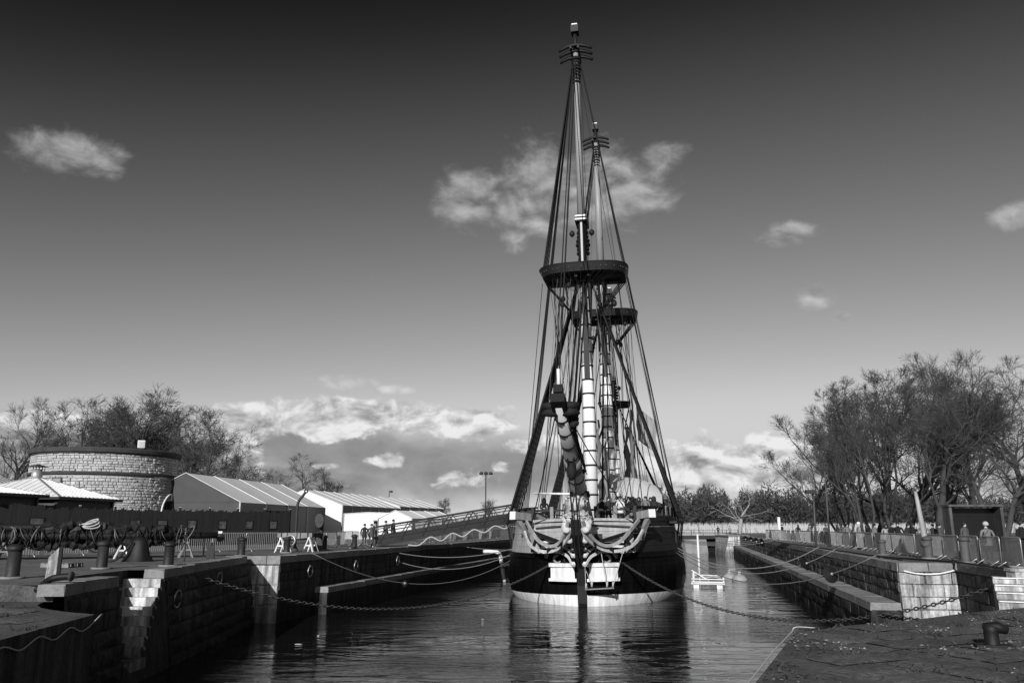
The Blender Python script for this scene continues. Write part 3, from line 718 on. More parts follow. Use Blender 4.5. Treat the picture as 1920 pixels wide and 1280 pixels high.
# ---- masts
def ring_pts(c, r, n=14): return [Vector((c[0] + r * math.cos(2 * math.pi * i / n), c[1] + r * math.sin(2 * math.pi * i / n), c[2])) for i in range(n)]
RIG = []
def line(a, b_, r=.03, name='rigging_line', m_=None, drop=0.0, n=4):
    mb = MB(); mb.tube(sag(a, b_, drop, 8) if drop else [a, b_], r, n, cap=False); return mb.build(name, m_ or M_tar, ship)
def block_tackle(p, r=.16):
    mb = MB(); mb.lathe([(.02, -r * 1.3), (r * .8, -r * .7), (r, 0), (r * .8, r * .7), (.02, r * 1.3)], 6, p); return mb.build('rigging_block', M_spar, ship)
def build_mast(nm, y0, zbase, zwhite, ztop, zcap, zcross, zhead, hw, r0, lean=0.0, band0=None):
    yy = lambda z: y0 + lean * (z - zbase)
    mb = MB(); mb.tube([(0, yy(zbase), zbase), (0, yy(zwhite), zwhite)], [r0, r0 * .9], 18); m = mb.build(nm, M_mastw, ship)
    mb = MB(); mb.tube([(0, yy(zwhite), zwhite), (0, yy(ztop), ztop), (0, yy(zcap) + .1, zcap)], [r0 * .898, r0 * .8, r0 * .62], 14); mb.build('masthead', M_mastw, m)
    mb = MB(); mb.box((0, yy((zwhite + ztop) / 2) - r0 * .95, (zwhite - 1.2 + ztop) / 2), (r0 * .85, .14, ztop - zwhite + 1.2)); mb.build('front_fish', M_spar, m)
    z = zbase + .4
    while z < ztop - 1.2:
        mb = MB(); rr_ = r0 * (1 - .1 * (z - zbase) / (zwhite - zbase)) if z < zwhite else r0 * .88
        mb.lathe([(rr_ * .9, -.07), (rr_ + .035, -.06), (rr_ + .035, .06), (rr_ * .9, .07)], 18, (0, yy(z), z)); mb.build('woolding', M_tar, m); z += 1.06
    for s in (-1, 1):                         # cheeks under the top
        mb = MB(); mb.hexa([(s * r0 * .7, yy(ztop) - .3, ztop - 3.2), (s * r0 * .95, yy(ztop) - .3, ztop - 3.2), (s * r0 * .95, yy(ztop) + .3, ztop - 3.2), (s * r0 * .7, yy(ztop) + .3, ztop - 3.2), (s * r0 * .7, yy(ztop) - .9, ztop), (s * r0 * 1.15, yy(ztop) - .9, ztop), (s * r0 * 1.15, yy(ztop) + .9, ztop), (s * r0 * .7, yy(ztop) + .9, ztop)]); mb.build('mast_cheek', M_spar, m)
    # the top: a D-shaped platform with a raised rim
    yc = yy(ztop); fw, af = hw * .60, hw * .62; out = []
    for i in range(25):
        a = math.pi + math.pi * i / 24; cx, sy = math.cos(a), math.sin(a)
        out.append((hw * math.copysign(abs(cx) ** .62, cx), yc - .3 + fw * math.copysign(abs(sy) ** .8, sy)))
    poly = out + [(hw * .96, yc + af), (-hw * .96, yc + af)]
    mb = MB(); mb.prism(poly, ztop, ztop + .14); tp = mb.build('mast_top', M_spar, m)
    n = len(poly); mb = MB()
    inn = [(p[0] * .95, yc + (p[1] - yc) * .95) for p in poly]; o2 = [(p[0] * 1.08, yc + (p[1] - yc) * 1.08) for p in poly]
    vs = [(p[0], p[1], ztop + .02) for p in poly] + [(p[0], p[1], ztop + hw * .19) for p in o2] + [(p[0], p[1], ztop + hw * .19) for p in inn] + [(p[0], p[1], ztop + .15) for p in inn]
    mb.add(vs, [(k * n + i, k * n + (i + 1) % n, (k + 1) * n + (i + 1) % n, (k + 1) * n + i) for k in range(3) for i in range(n)]); mb.build('top_rim', M_spar, m)
    mb = MB(); mb.tube([(p[0], p[1], ztop + hw * .19 + .03) for p in o2], .04, 6, closed=True); mb.build('rim_rail', M_spar, m)
    for k in range(14):                       # bright rivets in the rim
        i = int(2 + k * 1.55) if k < 14 else 0; p = poly[min(i, 24)]
        mb = MB(); mb.box((p[0] * 1.06, yc + (p[1] - yc) * 1.06, ztop + hw * .09), (.05, .05, .05)); mb.build('rivet', M_rope, m)
    for s in (-1, 1):                         # trestle-trees and cross-trees below the platform
        mb = MB(); mb.beam((s * r0 * 1.05, yc - fw * .9, ztop - .14), (s * r0 * 1.05, yc + af * .95, ztop - .14), .22, .28); mb.build('trestle_tree', M_spar, m)
        mb = MB(); mb.beam((-hw * .9, yc + s * .8, ztop - .08), (hw * .9, yc + s * .8, ztop - .08), .2, .17); mb.build('cross_tree', M_spar, m)
    # masthead cap, topmast
    yt = yc - r0 - .35; rt = r0 * .66
    mb = MB(); mb.box((0, (yc + yt) / 2, zcap), (r0 * 2.0, r0 * 1.4 + 1.2, .55)); cp = mb.build('mast_cap', M_spar, m)
    for dz in (-.14, .12):
        mb = MB(); mb.box((0, yt - r0 * .7 - .27, zcap + dz), (r0 * 1.9, .06, .13)); mb.build('cap_band', M_white, m)
    yq = lambda z: yt + (z - ztop) * lean
    mb = MB(); mb.tube([(0, yq(ztop - .5), ztop - .5), (0, yq(zcap), zcap + .2)], [rt, rt], 14); mb.build('topmast_heel', M_spar, m)
    mb = MB(); mb.box((0, yq((ztop + zcap) / 2) - rt, (ztop + zcap) / 2), (rt * .5, .12, zcap - ztop - .4)); mb.build('topmast_fid_strip', M_mastd, m)
    mb = MB(); mb.tube([(0, yq(zcap), zcap + .2), (0, yq(zcross), zcross)], [rt * .98, rt * .66], 14); mb.build('topmast', M_mastd, m)
    mb = MB(); mb.tube([(0, yq(zcross), zcross - .3), (0, yq(zhead), zhead - .4)], [rt * .62, rt * .5], 10); mb.build('topmast_head', M_spar, m)
    mb = MB(); mb.box((0, yq(zhead), zhead - .3), (.62, .8, .62)); mb.build('head_cap', M_spar, m)
    mb = MB(); mb.box((0, yq(zhead) - .2, zhead + .06), (.46, .4, .1)); mb.build('head_plate', M_white, m)
    for k, (dy, dz) in enumerate(((-.4, .26), (.0, -.02), (.4, -.30))):       # curved crosstrees
        mb = MB(); pts = [(x * hw * .43, yq(zcross) + dy + .9 * abs(x) ** 2 * .3, zcross + dz + .28 * (1 - x * x)) for x in [i / 5 - 1 for i in range(11)]]
        mb.tube(pts, [.10, .115, .13, .14, .14, .14, .14, .14, .13, .115, .10], 6); mb.build('crosstree', M_spar, m)
    for s in (-1, 1):
        mb = MB(); mb.beam((s * .3, yq(zcross) - 1.1, zcross - .05), (s * .3, yq(zcross) + 1.2, zcross - .05), .14, .2); mb.build('trestle_tree', M_spar, m)
    # thick served rigging round both mastheads
    mb = MB(); rn = random.Random(3)
    for k in range(7):
        z = zcap - .5 - .34 * k; rr_ = .38 + rn.uniform(-.05, .14) + .03 * k
        mb.lathe([(rr_ * .5, -.16), (rr_, -.08), (rr_, .08), (rr_ * .5, .16)], 10, (0, yc - .15, z))
    mb.build('rigging_collar', M_tar, m)
    mb = MB()
    for k in range(8):
        z = zcross - .5 - .3 * k; rr_ = .42 + rn.uniform(-.06, .06) - .015 * k
        mb.lathe([(rr_ * .4, -.16), (rr_, -.06), (rr_ * .95, .07), (rr_ * .4, .16)], 8, (0, yq(z), z))
    mb.build('rigging_collar', M_tar, m)
    for s in (-1, 1): block_tackle((s * (rt + .45), yt, zcap - 1.1), .22)
    return dict(m=m, yy=yy, yq=yq, ztop=ztop, yc=yc, hw=hw, zcross=zcross, af=af, fw=fw, zcap=zcap, zhead=zhead, rt=rt)
fore = build_mast('foremast', 9.0, 4.4, 16.6, 23.35, 27.9, 42.35, 44.8, 3.15, .47)
mainm = build_mast('mainmast', 30.0, 4.4, 20.6, 25.3, 30.6, 44.75, 46.9, 3.25, .60)
miz = build_mast('mizzenmast', 43.5, 4.4, 15.0, 18.4, 21.5, 31.0, 32.5, 1.75, .34)

def ratline_set(tops, bots, t0, t1, step, r=.022):
    mb = MB(); k = 0; L = (Vector(tops[0]) - Vector(bots[0])).length; n = int(L * (t1 - t0) / step)
    for i in range(n):
        t_ = t0 + (t1 - t0) * i / n
        pts = [Vector(b_).lerp(Vector(a), t_) for a, b_ in zip(tops, bots)]
        mb.tube([p + Vector((0, 0, -.02 * (j % 2))) for j, p in enumerate(pts)], r, 3, cap=False)
    return struct(mb.build('ratlines', M_tar, ship), 'stuff')
def rig_mast(m, xch, ych, zch, nsh, nback, low_r=.08):
    for s in (-1, 1):
        tops = []; bots = []
        for k in range(nsh):
            a = (s * .32, m['yc'] + .1 + .05 * k, m['ztop'] + .35); yb = ych + 0.85 * k
            b_ = (s * (hb(yb, zch) + xch), yb, zch + .75); tops.append(a); bots.append(b_)
            line(b_, a, low_r, 'shroud')
            # deadeye pair and lanyard
            d = (Vector(a) - Vector(b_)).normalized(); mb = MB()
            for q in (0, -.7):
                p = Vector(b_) + d * q
                mb.tube([p + Vector((s * -.08, 0, 0)), p + Vector((s * .08, 0, 0))], .15, 8)
            mb.tube([Vector(b_), Vector(b_) - d * .7], .035, 4)
            mb.build('deadeye', M_tar, ship)
            line(Vector(b_) - d * .7, (s * (hb(yb, 3.2) + .06), yb, zch - 1.7), .03, 'chain_plate')
        ratline_set(tops, bots, .03, .90, .42)
        mb = MB(); ys = [ych - .6 + (nsh * .85 + 2.4) * i / 8 for i in range(9)]
        mb.strip([(s * (hb(y, zch) + xch * .5), y, zch - .05) for y in ys], xch + .2, .14); mb.build('channel', M_spar, ship)
        # topmast shrouds on the top, futtocks below it
        tops = []; bots = []
        for k in range(4):
            yb = m['yc'] - .2 + m['af'] * .95 * k / 3
            a = (s * .24, m['yq'](m['zcross']) + .15, m['zcross'] - .2); b_ = (s * m['hw'] * 1.0, yb, m['ztop'] + m['hw'] * .21 + .3)
            tops.append(a); bots.append(b_); line(b_, a, .06, 'topmast_shroud')
            line((s * m['hw'] * 1.0, yb, m['ztop'] + .1), (s * 1.05, m['yc'] + .25 + .3 * k, m['ztop'] - 2.6), .045, 'futtock_shroud')
            mb = MB(); p = Vector(b_); mb.tube([p + Vector((-.06, 0, 0)), p + Vector((.06, 0, 0))], .12, 8); mb.tube([p, p - Vector((0, 0, .5))], .03, 4); mb.build('deadeye', M_tar, ship)
        ratline_set(tops, bots, .02, .93, .40, .024)
        for k in range(nback):
            yb = ych + .85 * nsh + .55 * k + .3
            line((s * (hb(yb, zch) + xch), yb, zch + .2), (s * .2, m['yq'](m['zcross']) + .3, m['zcross'] + .1), .032, 'backstay')
    # crowsfoot fanning from the rim to the stay
    hub = Vector((0, m['yc'] - m['fw'] - 2.6, m['ztop'] - 2.6))
    for k in range(13):
        u = -1 + 2 * k / 12; a = math.pi * 1.5 + u * 1.12
        p = (m['hw'] * math.cos(a) * 1.04, m['yc'] - .3 + m['fw'] * math.sin(a) * 1.04, m['ztop'] + m['hw'] * .12)
        line(p, hub, .012, 'crowfoot', M_spar)
    mb = MB(); mb.lathe([(.03, -.5), (.1, -.25), (.12, .1), (.03, .5)], 8, hub); mb.build('euphroe', M_rope, ship)
rig_mast(fore, .45, 8.2, 4.95, 8, 5); rig_mast(mainm, .45, 29.0, 5.0, 8, 5); rig_mast(miz, .3, 43.0, 5.0, 4, 2, .04)

# ---- bowsprit
BS0, BS1 = Vector((.12, 2.6, 5.2)), Vector((-.05, -8.6, 11.0))
def bs(t_): return BS0.lerp(BS1, t_)
mb = MB(); mb.tube([bs(0), bs(.35), bs(.7), bs(1)], [.47, .46, .41, .33], 16); bsp = mb.build('bowsprit', mat('bowsprit_paint', .55, .5, .1, 1), ship)
dirb = (BS1 - BS0).normalized(); qb = dirb.to_track_quat('Z', 'Y').to_matrix()
for t_ in (.20, .30, .40, .60, .70, .80, .90):
    mb = MB(); r_ = .465 - .14 * max(0, t_ - .3); tmp = MB(); tmp.lathe([(r_ * .85, -.06), (r_ + .03, -.05), (r_ + .03, .05), (r_ * .85, .06)], 16)
    mb.add([bs(t_) + qb @ Vector(p) for p in tmp.v], tmp.f, 0, True); mb.build('bowsprit_band', M_tar, bsp)
mb = MB(); tmp = MB(); tmp.tube([(0, 0, -.6), (0, 0, .6)], .49, 14); mb.add([bs(.52) + qb @ Vector(p) for p in tmp.v], tmp.f, 0, True); mb.build('bowsprit_sleeve', M_woodG, bsp)
mb = MB()
for s, dz in ((-1, .2), (1, .2), (-1, -.15), (1, -.15)):
    a = bs(.955) + Vector((s * .15, 0, dz)); mb.tube(smooth_curve([a, a + Vector((s * .5, -.1, .02)), a + Vector((s * .85, .25, .12 if dz > 0 else -.02))], 4), [.2, .22, .24, .24, .22, .2, .17, .13, .06], 8)
mb.build('bowsprit_bees', M_tar, bsp)
mb = MB(); mb.box(bs(1.0), (.75, .55, 1.15), M=qb); mb.box(bs(1.0) + Vector((0, 0, .7)), (.5, .5, .5), M=qb); mb.build('bowsprit_cap', M_tar, bsp)
mb = MB(); mb.tube([bs(1.0) + Vector((0, .1, .4)), bs(1.0) + Vector((0, .1, 1.9))], .09, 8); mb.build('jack_staff', M_white2, bsp)
mb = MB(); rn = random.Random(5)
for k in range(4): mb.lathe([(.02, -.2), (.18, -.08), (.2, .08), (.02, .22)], 6, bs(.74 + .2 * rn.random()) + Vector((.5 + rn.uniform(-.1, .25), rn.uniform(-.2, .2), -.1 + rn.uniform(-.6, .3))))
mb.build('hanging_block', M_tar, bsp)
for k in range(6): line(bs(.95) + Vector((.35 + .06 * k, .1, -.2)), bs(.4 + .03 * k) + Vector((.62, .3, .2)), .03, 'bowsprit_line', M_rope if k % 3 == 0 else M_tar, .3)
for k in range(2): block_tackle(bs(.45 + .3 * k) + Vector((.5, .1, .05)), .12)
# gammoning, bobstays and tackles under the bowsprit
mb = MB()
for k in range(5): mb.tube(ring_pts(bs(.22 + .012 * k), .56, 12), .045, 4, closed=True)
mb.build('gammoning', M_tar, bsp)
for x in (-.16, .2): line(bs(.64) + Vector((x, 0, -.35)), (x * .7, -2.0, 2.9), .045, 'bobstay')

mb = MB(); mb.lathe([(.05, -.55), (.26, -.3), (.3, .1), (.12, .5)], 8, bs(.60) + Vector((0, 0, -.9))); mb.build('bobstay_heart', M_tar, ship)
for s in (-1, 1):
    line(bs(.9) + Vector((s * .4, 0, 0)), (s * 3.4, 1.9, 4.7), .035, 'bowsprit_shroud', None, .25)
# stays
FT = fore['ztop']; MT = mainm['ztop']
line((0, fore['yc'], FT + .4), bs(.62), .075, 'forestay'); line((.25, fore['yc'], FT + .4), bs(.52), .05, 'preventer_stay')
line((0, fore['yq'](42), 42.0), bs(.97) + Vector((-.1, 0, .3)), .05, 'fore_topmast_stay'); line((-.2, fore['yq'](42), 41.8), bs(.93) + Vector((-.4, 0, .1)), .035, 'fore_topmast_preventer_stay')
line((0, mainm['yc'], MT + .4), (.6, 10.5, 5.6), .08, 'mainstay'); line((.3, mainm['yc'], MT + .4), (1.0, 12, 5.6), .055, 'main_preventer_stay')
line((0, mainm['yq'](44), 44.3), (0, 9.4, FT + 2.2), .045, 'main_topmast_stay')
line((0, miz['yc'], 18.6), (0, 30, 7), .04, 'mizzen_stay'); line((0, 42.6, 30.5), (0, 30.4, MT), .03, 'mizzen_topmast_stay')
rn = random.Random(11)
for m_, xs in ((fore, 1), (mainm, 1)):        # running rigging falling beside the masts
    for k in range(26):
        s = rn.choice((-1, 1)); x0 = s * rn.uniform(.3, 2.9); x1 = s * rn.uniform(.5, 3.2)
        line((x0, m_['yc'] + rn.uniform(-1.5, 1.6), m_['ztop'] - .1), (x1 * 1.3, m_['yc'] + rn.uniform(-1.6, 3.2), 5.2), rn.choice((.016, .024, .034)), 'running_line', rn.choice((M_tar, M_tar, M_rope)))
    for k in range(6):
        s = rn.choice((-1, 1)); line((s * .35, m_['yq'](m_['zcross']), m_['zcross'] - rn.uniform(.3, 3)), (s * rn.uniform(.5, 2.6), m_['yc'] + rn.uniform(-1.8, 1), m_['ztop'] + .8), .016, 'running_line', M_tar)
    for k in range(5):
        z = m_['ztop'] - rn.uniform(.6, 3.2); s = rn.choice((-1, 1)); block_tackle((s * rn.uniform(.7, 2.4), m_['yc'] - rn.uniform(.2, 1.8), z), .2)
        line((s * 1.2, m_['yc'] - .8, z), (s * rn.uniform(1.2, 2.2), m_['yc'] - .8, m_['ztop']), .03, 'running_line')
for s in (-1, 1):                             # outer lines dropping from the tops to the rail
    for k in range(2):
        line((s * (3.35 - .3 * k), fore['yc'] + .5 + k, FT), (s * (hb(15, 5) + .35), 14.6 + .9 * k, 5.5), .026, 'running_line')
        line((s * (3.35 - .3 * k), mainm['yc'] + .5 + k, MT), (s * (hb(34, 5) + .3), 35 + .9 * k, 5.5), .024, 'running_line')
# bundled sail cloth and coils hanging against the foremast rigging
for (x, y, z0, z1, r_) in ((.95, 12, 6, 12, .2), (1.75, 31.5, 7, 14.5, .34), (-.9, 29, 9, 15, .25), (2.3, 30, 8.5, 16, .28)):
    mb = MB(); n = 9; pts = [(x + .12 * math.sin(i * 1.7), y, z0 + (z1 - z0) * i / n) for i in range(n + 1)]
    mb.tube(pts, [r_ * (.6 + .4 * abs(math.sin(i * 1.1 + x))) * (1.0 if i < n - 2 else .5) for i in range(n + 1)], 8); mb.build('hung_canvas', mat('grey_canvas', .22, .9, .2, 2, .4, 4), ship)
for k in range(10):
    s = rn.choice((-1, 1)); p = Vector((s * (hb(8 + k, 5.3) - .2), 6 + k * .8, 5.75)); mb = MB()
    for q in range(3): mb.tube([p + Vector((.02 * q * s, .17 * math.cos(a) + .02 * q, .34 * math.sin(a) - .1)) for a in [i * math.pi / 5 for i in range(10)]], .035, 4, closed=True)
    mb.build('rope_coil', M_rope if k % 2 else M_woodG, ship)
# awning stretched over the waist, furled ensign
mb = MB(); vs = []; nx, ny = 14, 8
for i in range(nx + 1):
    for j in range(ny + 1):
        u, v_ = i / nx, j / ny; z = 9.6 - 1.6 * u + .25 * math.sin(v_ * math.pi) + .12 * math.sin(u * 9 + v_ * 2) - 1.7 * (1 - v_)
        vs.append((-.4 + 5.4 * u, 14.5 + 7 * v_, z))
mb.add(vs, [(i * (ny + 1) + j, (i + 1) * (ny + 1) + j, (i + 1) * (ny + 1) + j + 1, i * (ny + 1) + j + 1) for i in range(nx) for j in range(ny)], 0, True); mb.build('awning', M_sail, ship)
mb = MB(); vs = []
for i in range(9):
    for j in range(7):
        vs.append((-.6 - .28 * j * .5 + 1.6 * i / 8, 15 + .12 * math.sin(j * 1.3 + i), 8.2 - .32 * j + .14 * math.sin(i * 1.5)))
mb.add(vs, [(i * 7 + j, (i + 1) * 7 + j, (i + 1) * 7 + j + 1, i * 7 + j + 1) for i in range(8) for j in range(6)], 0, True); mb.build('sail_bundle', M_sail, ship)
mb = MB(); vs = []
for i in range(8):
    for j in range(10):
        vs.append((2.6 + .3 * i + .08 * math.sin(j), 40 + .25 * math.sin(i * 1.9 + j * .4), 17.8 - .42 * j - .25 * i))
mb.add(vs, [(i * 10 + j, (i + 1) * 10 + j, (i + 1) * 10 + j + 1, i * 10 + j + 1) for i in range(7) for j in range(9)], 0, True); mb.build('ensign', mat('flag_cloth', .28, .9, .3, .8), ship)
# coiled anchor gear and light boxes on the rail, sloping white bar
mb = MB(); mb.tube([(-3.4, 4, 6.9), (-.4, 2.6, 6.75)], .07, 8); mb.build('boat_hook', M_white2, ship)
# painter's stage slung under the bow
stg = thing('hanging_stage', 'narrow plank stage slung on ropes under the bow, beside the white hawse cover', 'stage', SW(1.1, -.75, 1.08), -SA)
mb = MB(); mb.beam((-.85, 0, -.05), (.85, .12, .05), .28, .06); mb.build('plank', M_woodG, stg)
for x in (-.72, .72):
    mb = MB(); mb.beam((x, -.25, .06), (x, .35, .06), .08, .07); mb.build('cross_bar', M_woodG, stg)
for a, b_ in (((-.8, 0, 0), (-.85, .2, 1.3)), ((-.45, 0, .1), (-1.2, .1, 2.3)), ((.45, 0, .1), (.1, .2, 2.3)), ((.8, 0, .1), (1.5, .9, 2.4))):
    mb = MB(); mb.tube([a, b_], .022, 5); mb.tube([Vector(a), Vector(a) + Vector((.02, -.02, .3))], .06, 6); mb.build('sling_rope', M_ropeL, stg)

# ================================================================== LEFT QUAY
# ---- round stone tower
TWC = AT(187, HOR, 80); TR_ = 6.45; TZ = 8.5
tower = thing('round_tower', 'squat round tower of pale rubble stone with dark cornice, behind the palisade', 'tower', (TWC.x, TWC.y, 0))
mb = MB(); mb.lathe([(TR_ + .25, 0), (TR_ - .05, TZ - .2)], 64); mb.build('wall_core', M_mortar, tower)
rn = random.Random(21); TST = []
for i in range(8):
    q = random.Random(100 + i); j = lambda a: q.uniform(-a, a); m_ = MB()
    fr = [(-.46 + j(.05), -1 + j(.35), -.42 + j(.07)), (.46 + j(.05), -1 + j(.35), -.42 + j(.07)), (.46 + j(.05), -1 + j(.35), .42 + j(.07)), (-.46 + j(.05), -1 + j(.35), .42 + j(.07))]
    m_.add([(-.5, .3, -.5), (.5, .3, -.5), (.5, .3, .5), (-.5, .3, .5)] + fr + [(j(.2), -1.35 + j(.3), j(.2))], [(0, 1, 5, 4), (1, 2, 6, 5), (2, 3, 7, 6), (3, 0, 4, 7), (4, 5, 8), (5, 6, 8), (6, 7, 8), (7, 4, 8)]); TST.append(m_)
TSM = [m_.mesh('stone', M_tower) for m_ in TST]
cand = []; z = 1.3; cam_az = math.atan2(-TWC.y, -TWC.x)
while z < TZ - .6:
    hz = rn.uniform(.19, .31)
    if 6.1 < z + hz / 2 < 6.4: z += hz * .5; continue
    a = -1.75 + rn.uniform(0, .05)
    while a < 1.75:
        wd = rn.uniform(.24, .62); da = wd / TR_; cand.append((abs(a + da / 2 - .0), a + da / 2, z + hz / 2, wd, hz, rn.randrange(8), rn.uniform(.05, .14))); a += da
    z += hz
cand = [c_ for c_ in cand if not (abs(c_[1] - 1.08) < .16 and c_[2] < 3.9)]
cand.sort(key=lambda c_: c_[0]); rest = MB()
for k, (d_, a, z, wd, hz, i, dp) in enumerate(cand):
    th = cam_az + a; r_ = TR_ + .25 - .3 * z / TZ; loc = Vector((r_ * math.cos(th), r_ * math.sin(th), z)); rz = th + math.pi / 2
    if k < 300:
        o = link('stone', TSM[i], tower); o.location = loc; o.rotation_euler = (0, 0, rz); o.scale = (wd - .02, dp, hz - .015)
    else:
        Mx = Matrix.Translation(loc) @ Matrix.Rotation(rz, 4, 'Z') @ Matrix.Diagonal((wd - .02, dp, hz - .015, 1)); rest.add([Mx @ Vector(p) for p in TST[i].v], TST[i].f)
struct(rest.build('stonework', M_tower, tower), 'stuff')
mb = MB(); mb.lathe([(TR_ - .1, 6.12), (TR_ + .24, 6.14), (TR_ + .26, 6.3), (TR_ + .12, 6.36)], 64, smooth=False); mb.build('string_course', M_tdark, tower)
mb = MB(); mb.lathe([(TR_ - .1, TZ - .52), (TR_ + .16, TZ - .50), (TR_ + .18, TZ - .36), (TR_ + .34, TZ - .34), (TR_ + .40, TZ - .02), (TR_ + .34, TZ + .06), (TR_ - .5, TZ + .16)], 72, smooth=False); mb.build('cornice', M_tdark, tower)
def on_tower(a, r_, z): th = cam_az + a; return Vector((r_ * math.cos(th), r_ * math.sin(th), z))
p = on_tower(-.62, TR_ + .12, 5.55); mb = MB(); rz = cam_az - .62 + math.pi / 2
mb.box(p, (1.0, .3, .55), rz); wn = mb.build('window', M_tdark, tower); mb = MB(); mb.box(on_tower(-.62, TR_ + .25, 5.55), (.78, .1, .34), rz); mb.build('pane', M_mortar, wn)
p = on_tower(1.08, TR_ + .06, 1.9); mb = MB(); mb.box(p, (1.5, .35, 3.8), cam_az + 1.08 + math.pi / 2); mb.build('door', M_wood, tower)
mb = MB(); c0 = on_tower(.84, TR_ + .45, 0); d_ = on_tower(1.22, TR_ + .45, 0) - c0
mb.tube(smooth_curve([c0 + Vector((0, 0, .5)), c0 + Vector((0, 0, 3.0)), c0 + d_ * .25 + Vector((0, 0, 4.1)), c0 + d_ * .62 + Vector((0, 0, 4.55)), c0 + d_ * .66 + Vector((0, 0, 3.9))], 6), .085, 8); mb.build('swan_neck_pipe', M_white2, tower)
fl = thing('floodlight', 'small pale floodlight box standing on the round tower roof', 'floodlight', (TWC.x + 4.9, TWC.y - 3.6, TZ + .1), .3)
mb = MB(); mb.box((0, 0, .5), (.62, .3, .7)); mb.build('lamp_housing', M_white2, fl); mb = MB(); mb.box((0, 0, .08), (.1, .1, .2)); mb.build('bracket', M_dmetal, fl)
mb = MB(); mb.box((0, -.17, .5), (.5, .03, .56)); mb.build('lens', M_metal, fl)

# ---- kiosks with metal hip roofs, in front of the tower
def kiosk(name, label, cx, cy, wx, wy, ze, za, rz, chimney):
    t_ = thing(name, label, 'kiosk', (cx, cy, 0), rz); hx, hy = wx / 2, wy / 2; ov = .55; ap = (0, 0, za)
    cs_ = [(-hx - ov, -hy - ov), (hx + ov, -hy - ov), (hx + ov, hy + ov), (-hx - ov, hy + ov)]
    for i in range(4):
        a, b_ = cs_[i], cs_[(i + 1) % 4]; A = Vector((*a, ze)); B = Vector((*b_, ze)); T = Vector(ap)
        mb = MB(); dn = Vector((0, 0, -.06)); mb.add([A, B, T, A + dn, B + dn, T + dn], [(0, 1, 2), (5, 4, 3), (0, 3, 4, 1), (1, 4, 5, 2), (2, 5, 3, 0)]); rf_ = mb.build('roof_face', M_roof, t_)
        nrib = 16; md = (A + B) / 2; rib = MB()
        for k in range(1, nrib):
            p = A.lerp(B, k / nrib); u = 1 - abs(2 * k / nrib - 1); q = p + (T - md) * u
            if (q - p).length > .25: rib.beam(p + Vector((0, 0, .02)), q + Vector((0, 0, .02)), .06, .045)
        struct(rib.build('roof_ribs', M_roof, rf_), 'stuff')
        mb = MB(); mb.beam(A + Vector((0, 0, -.12)), B + Vector((0, 0, -.12)), .08, .2); mb.build('fascia', M_dmetal, t_)
        mb = MB(); mb.beam(A + Vector((0, 0, .03)), T + Vector((0, 0, .03)), .16, .06); mb.build('hip_cap', M_metal, t_)
    for sx_, sy_ in ((-1, -1), (1, -1), (1, 1), (-1, 1)):
        mb = MB(); mb.box((sx_ * hx, sy_ * hy, ze / 2 - .05), (.18, .18, ze - .2)); mb.build('corner_post', M_dmetal, t_)
    for (c_, sz) in (((0, -hy + .1, ze / 2), (wx - .2, .08, ze - .3)), ((hx - .1, 0, ze / 2), (.08, wy - .2, ze - .3)), ((-hx + .1, 0, ze / 2), (.08, wy - .2, ze - .3)), ((0, hy - .1, ze / 2), (wx - .2, .08, ze - .3))):
        mb = MB(); mb.box(c_, sz); mb.build('wall_panel', mat('kiosk_wall', .07, .6, .2, 1), t_)
    for k in range(2):
        mb = MB(); mb.box((-hx * .5 + k * hx * .95, -hy + .03, ze * .62), (wx * .3, .06, ze * .42)); mb.build('window', M_glass, t_)
    if chimney:
        mb = MB(); mb.lathe([(.42, za - .35), (.42, za + .45), (.36, za + .47), (.36, za + .62)], 14); ch = mb.build('chimney', M_metal, t_)
        mb = MB(); mb.lathe([(.85, za + .82), (.1, za + 1.02)], 12); mb.build('chimney_cowl', M_dmetal, t_)
        for a in (0.3, 1.9, 3.4, 5.0):
            mb = MB(); mb.beam((.34 * math.cos(a), .34 * math.sin(a), za + .55), (.34 * math.cos(a), .34 * math.sin(a), za + .85), .05, .05); mb.build('cowl_strut', M_dmetal, t_)
    return t_
p = AT(38, HOR, 66)
kiosk('kiosk', 'kiosk with pale hipped metal roof and capped chimney, before the round tower', p.x + .8, p.y, 9.2, 7.0, 3.7, 5.4, R(-7), True)
p = AT(-30, HOR, 58)
kiosk('kiosk', 'low kiosk with pale metal roof cut by the left picture edge', p.x - 2, p.y, 8.2, 5.0, 3.75, 4.7, R(-10), False)

# ---- palisade of dark planks with posters
FA, FB = Vector((-40, 50.5, 0)), Vector((-19.6, 72.5, 0))
fence = thing('palisade_fence', 'tall dark palisade of vertical planks in front of the round tower and long tent', 'fence', FA, math.atan2(FB.y - FA.y, FB.x - FA.x))
PLK = []
for i in range(4):
    q = random.Random(i); mb = MB(); hh = 2.8 + q.uniform(-.06, .06); sl = q.uniform(-.06, .06)
    mb.hexa([(-.08, -.02, 0), (.08, -.02, 0), (.08, .02, 0), (-.08, .02, 0), (-.08, -.02, hh - sl), (.08, -.02, hh + sl), (.08, .02, hh + sl), (-.08, .02, hh - sl)]); PLK.append(mb.mesh('plank', M_wood))
Lf = (FB - FA).length; nP = 176; rn = random.Random(8)
for i in range(nP):
    o = link('plank', rn.choice(PLK), fence); o.location = (Lf * i / nP, rn.uniform(-.012, .012), rn.uniform(-.05, .03)); o.scale = (1.0, 1, (1.06 if i < 60 else .98) * rn.uniform(.985, 1.01))
for i in range(13):
    mb = MB(); x = Lf * i / 12; mb.box((x, .12, 1.475), (.13, .13, 2.95)); fp = mb.build('fence_post', M_wood, fence)
    mb = MB(); mb.box((x, .12, 2.97), (.14, .14, .03)); mb.build('painted_sunlit_tip', M_white2, fp)  # white paint on the tops stands in for sunlight on the plank ends
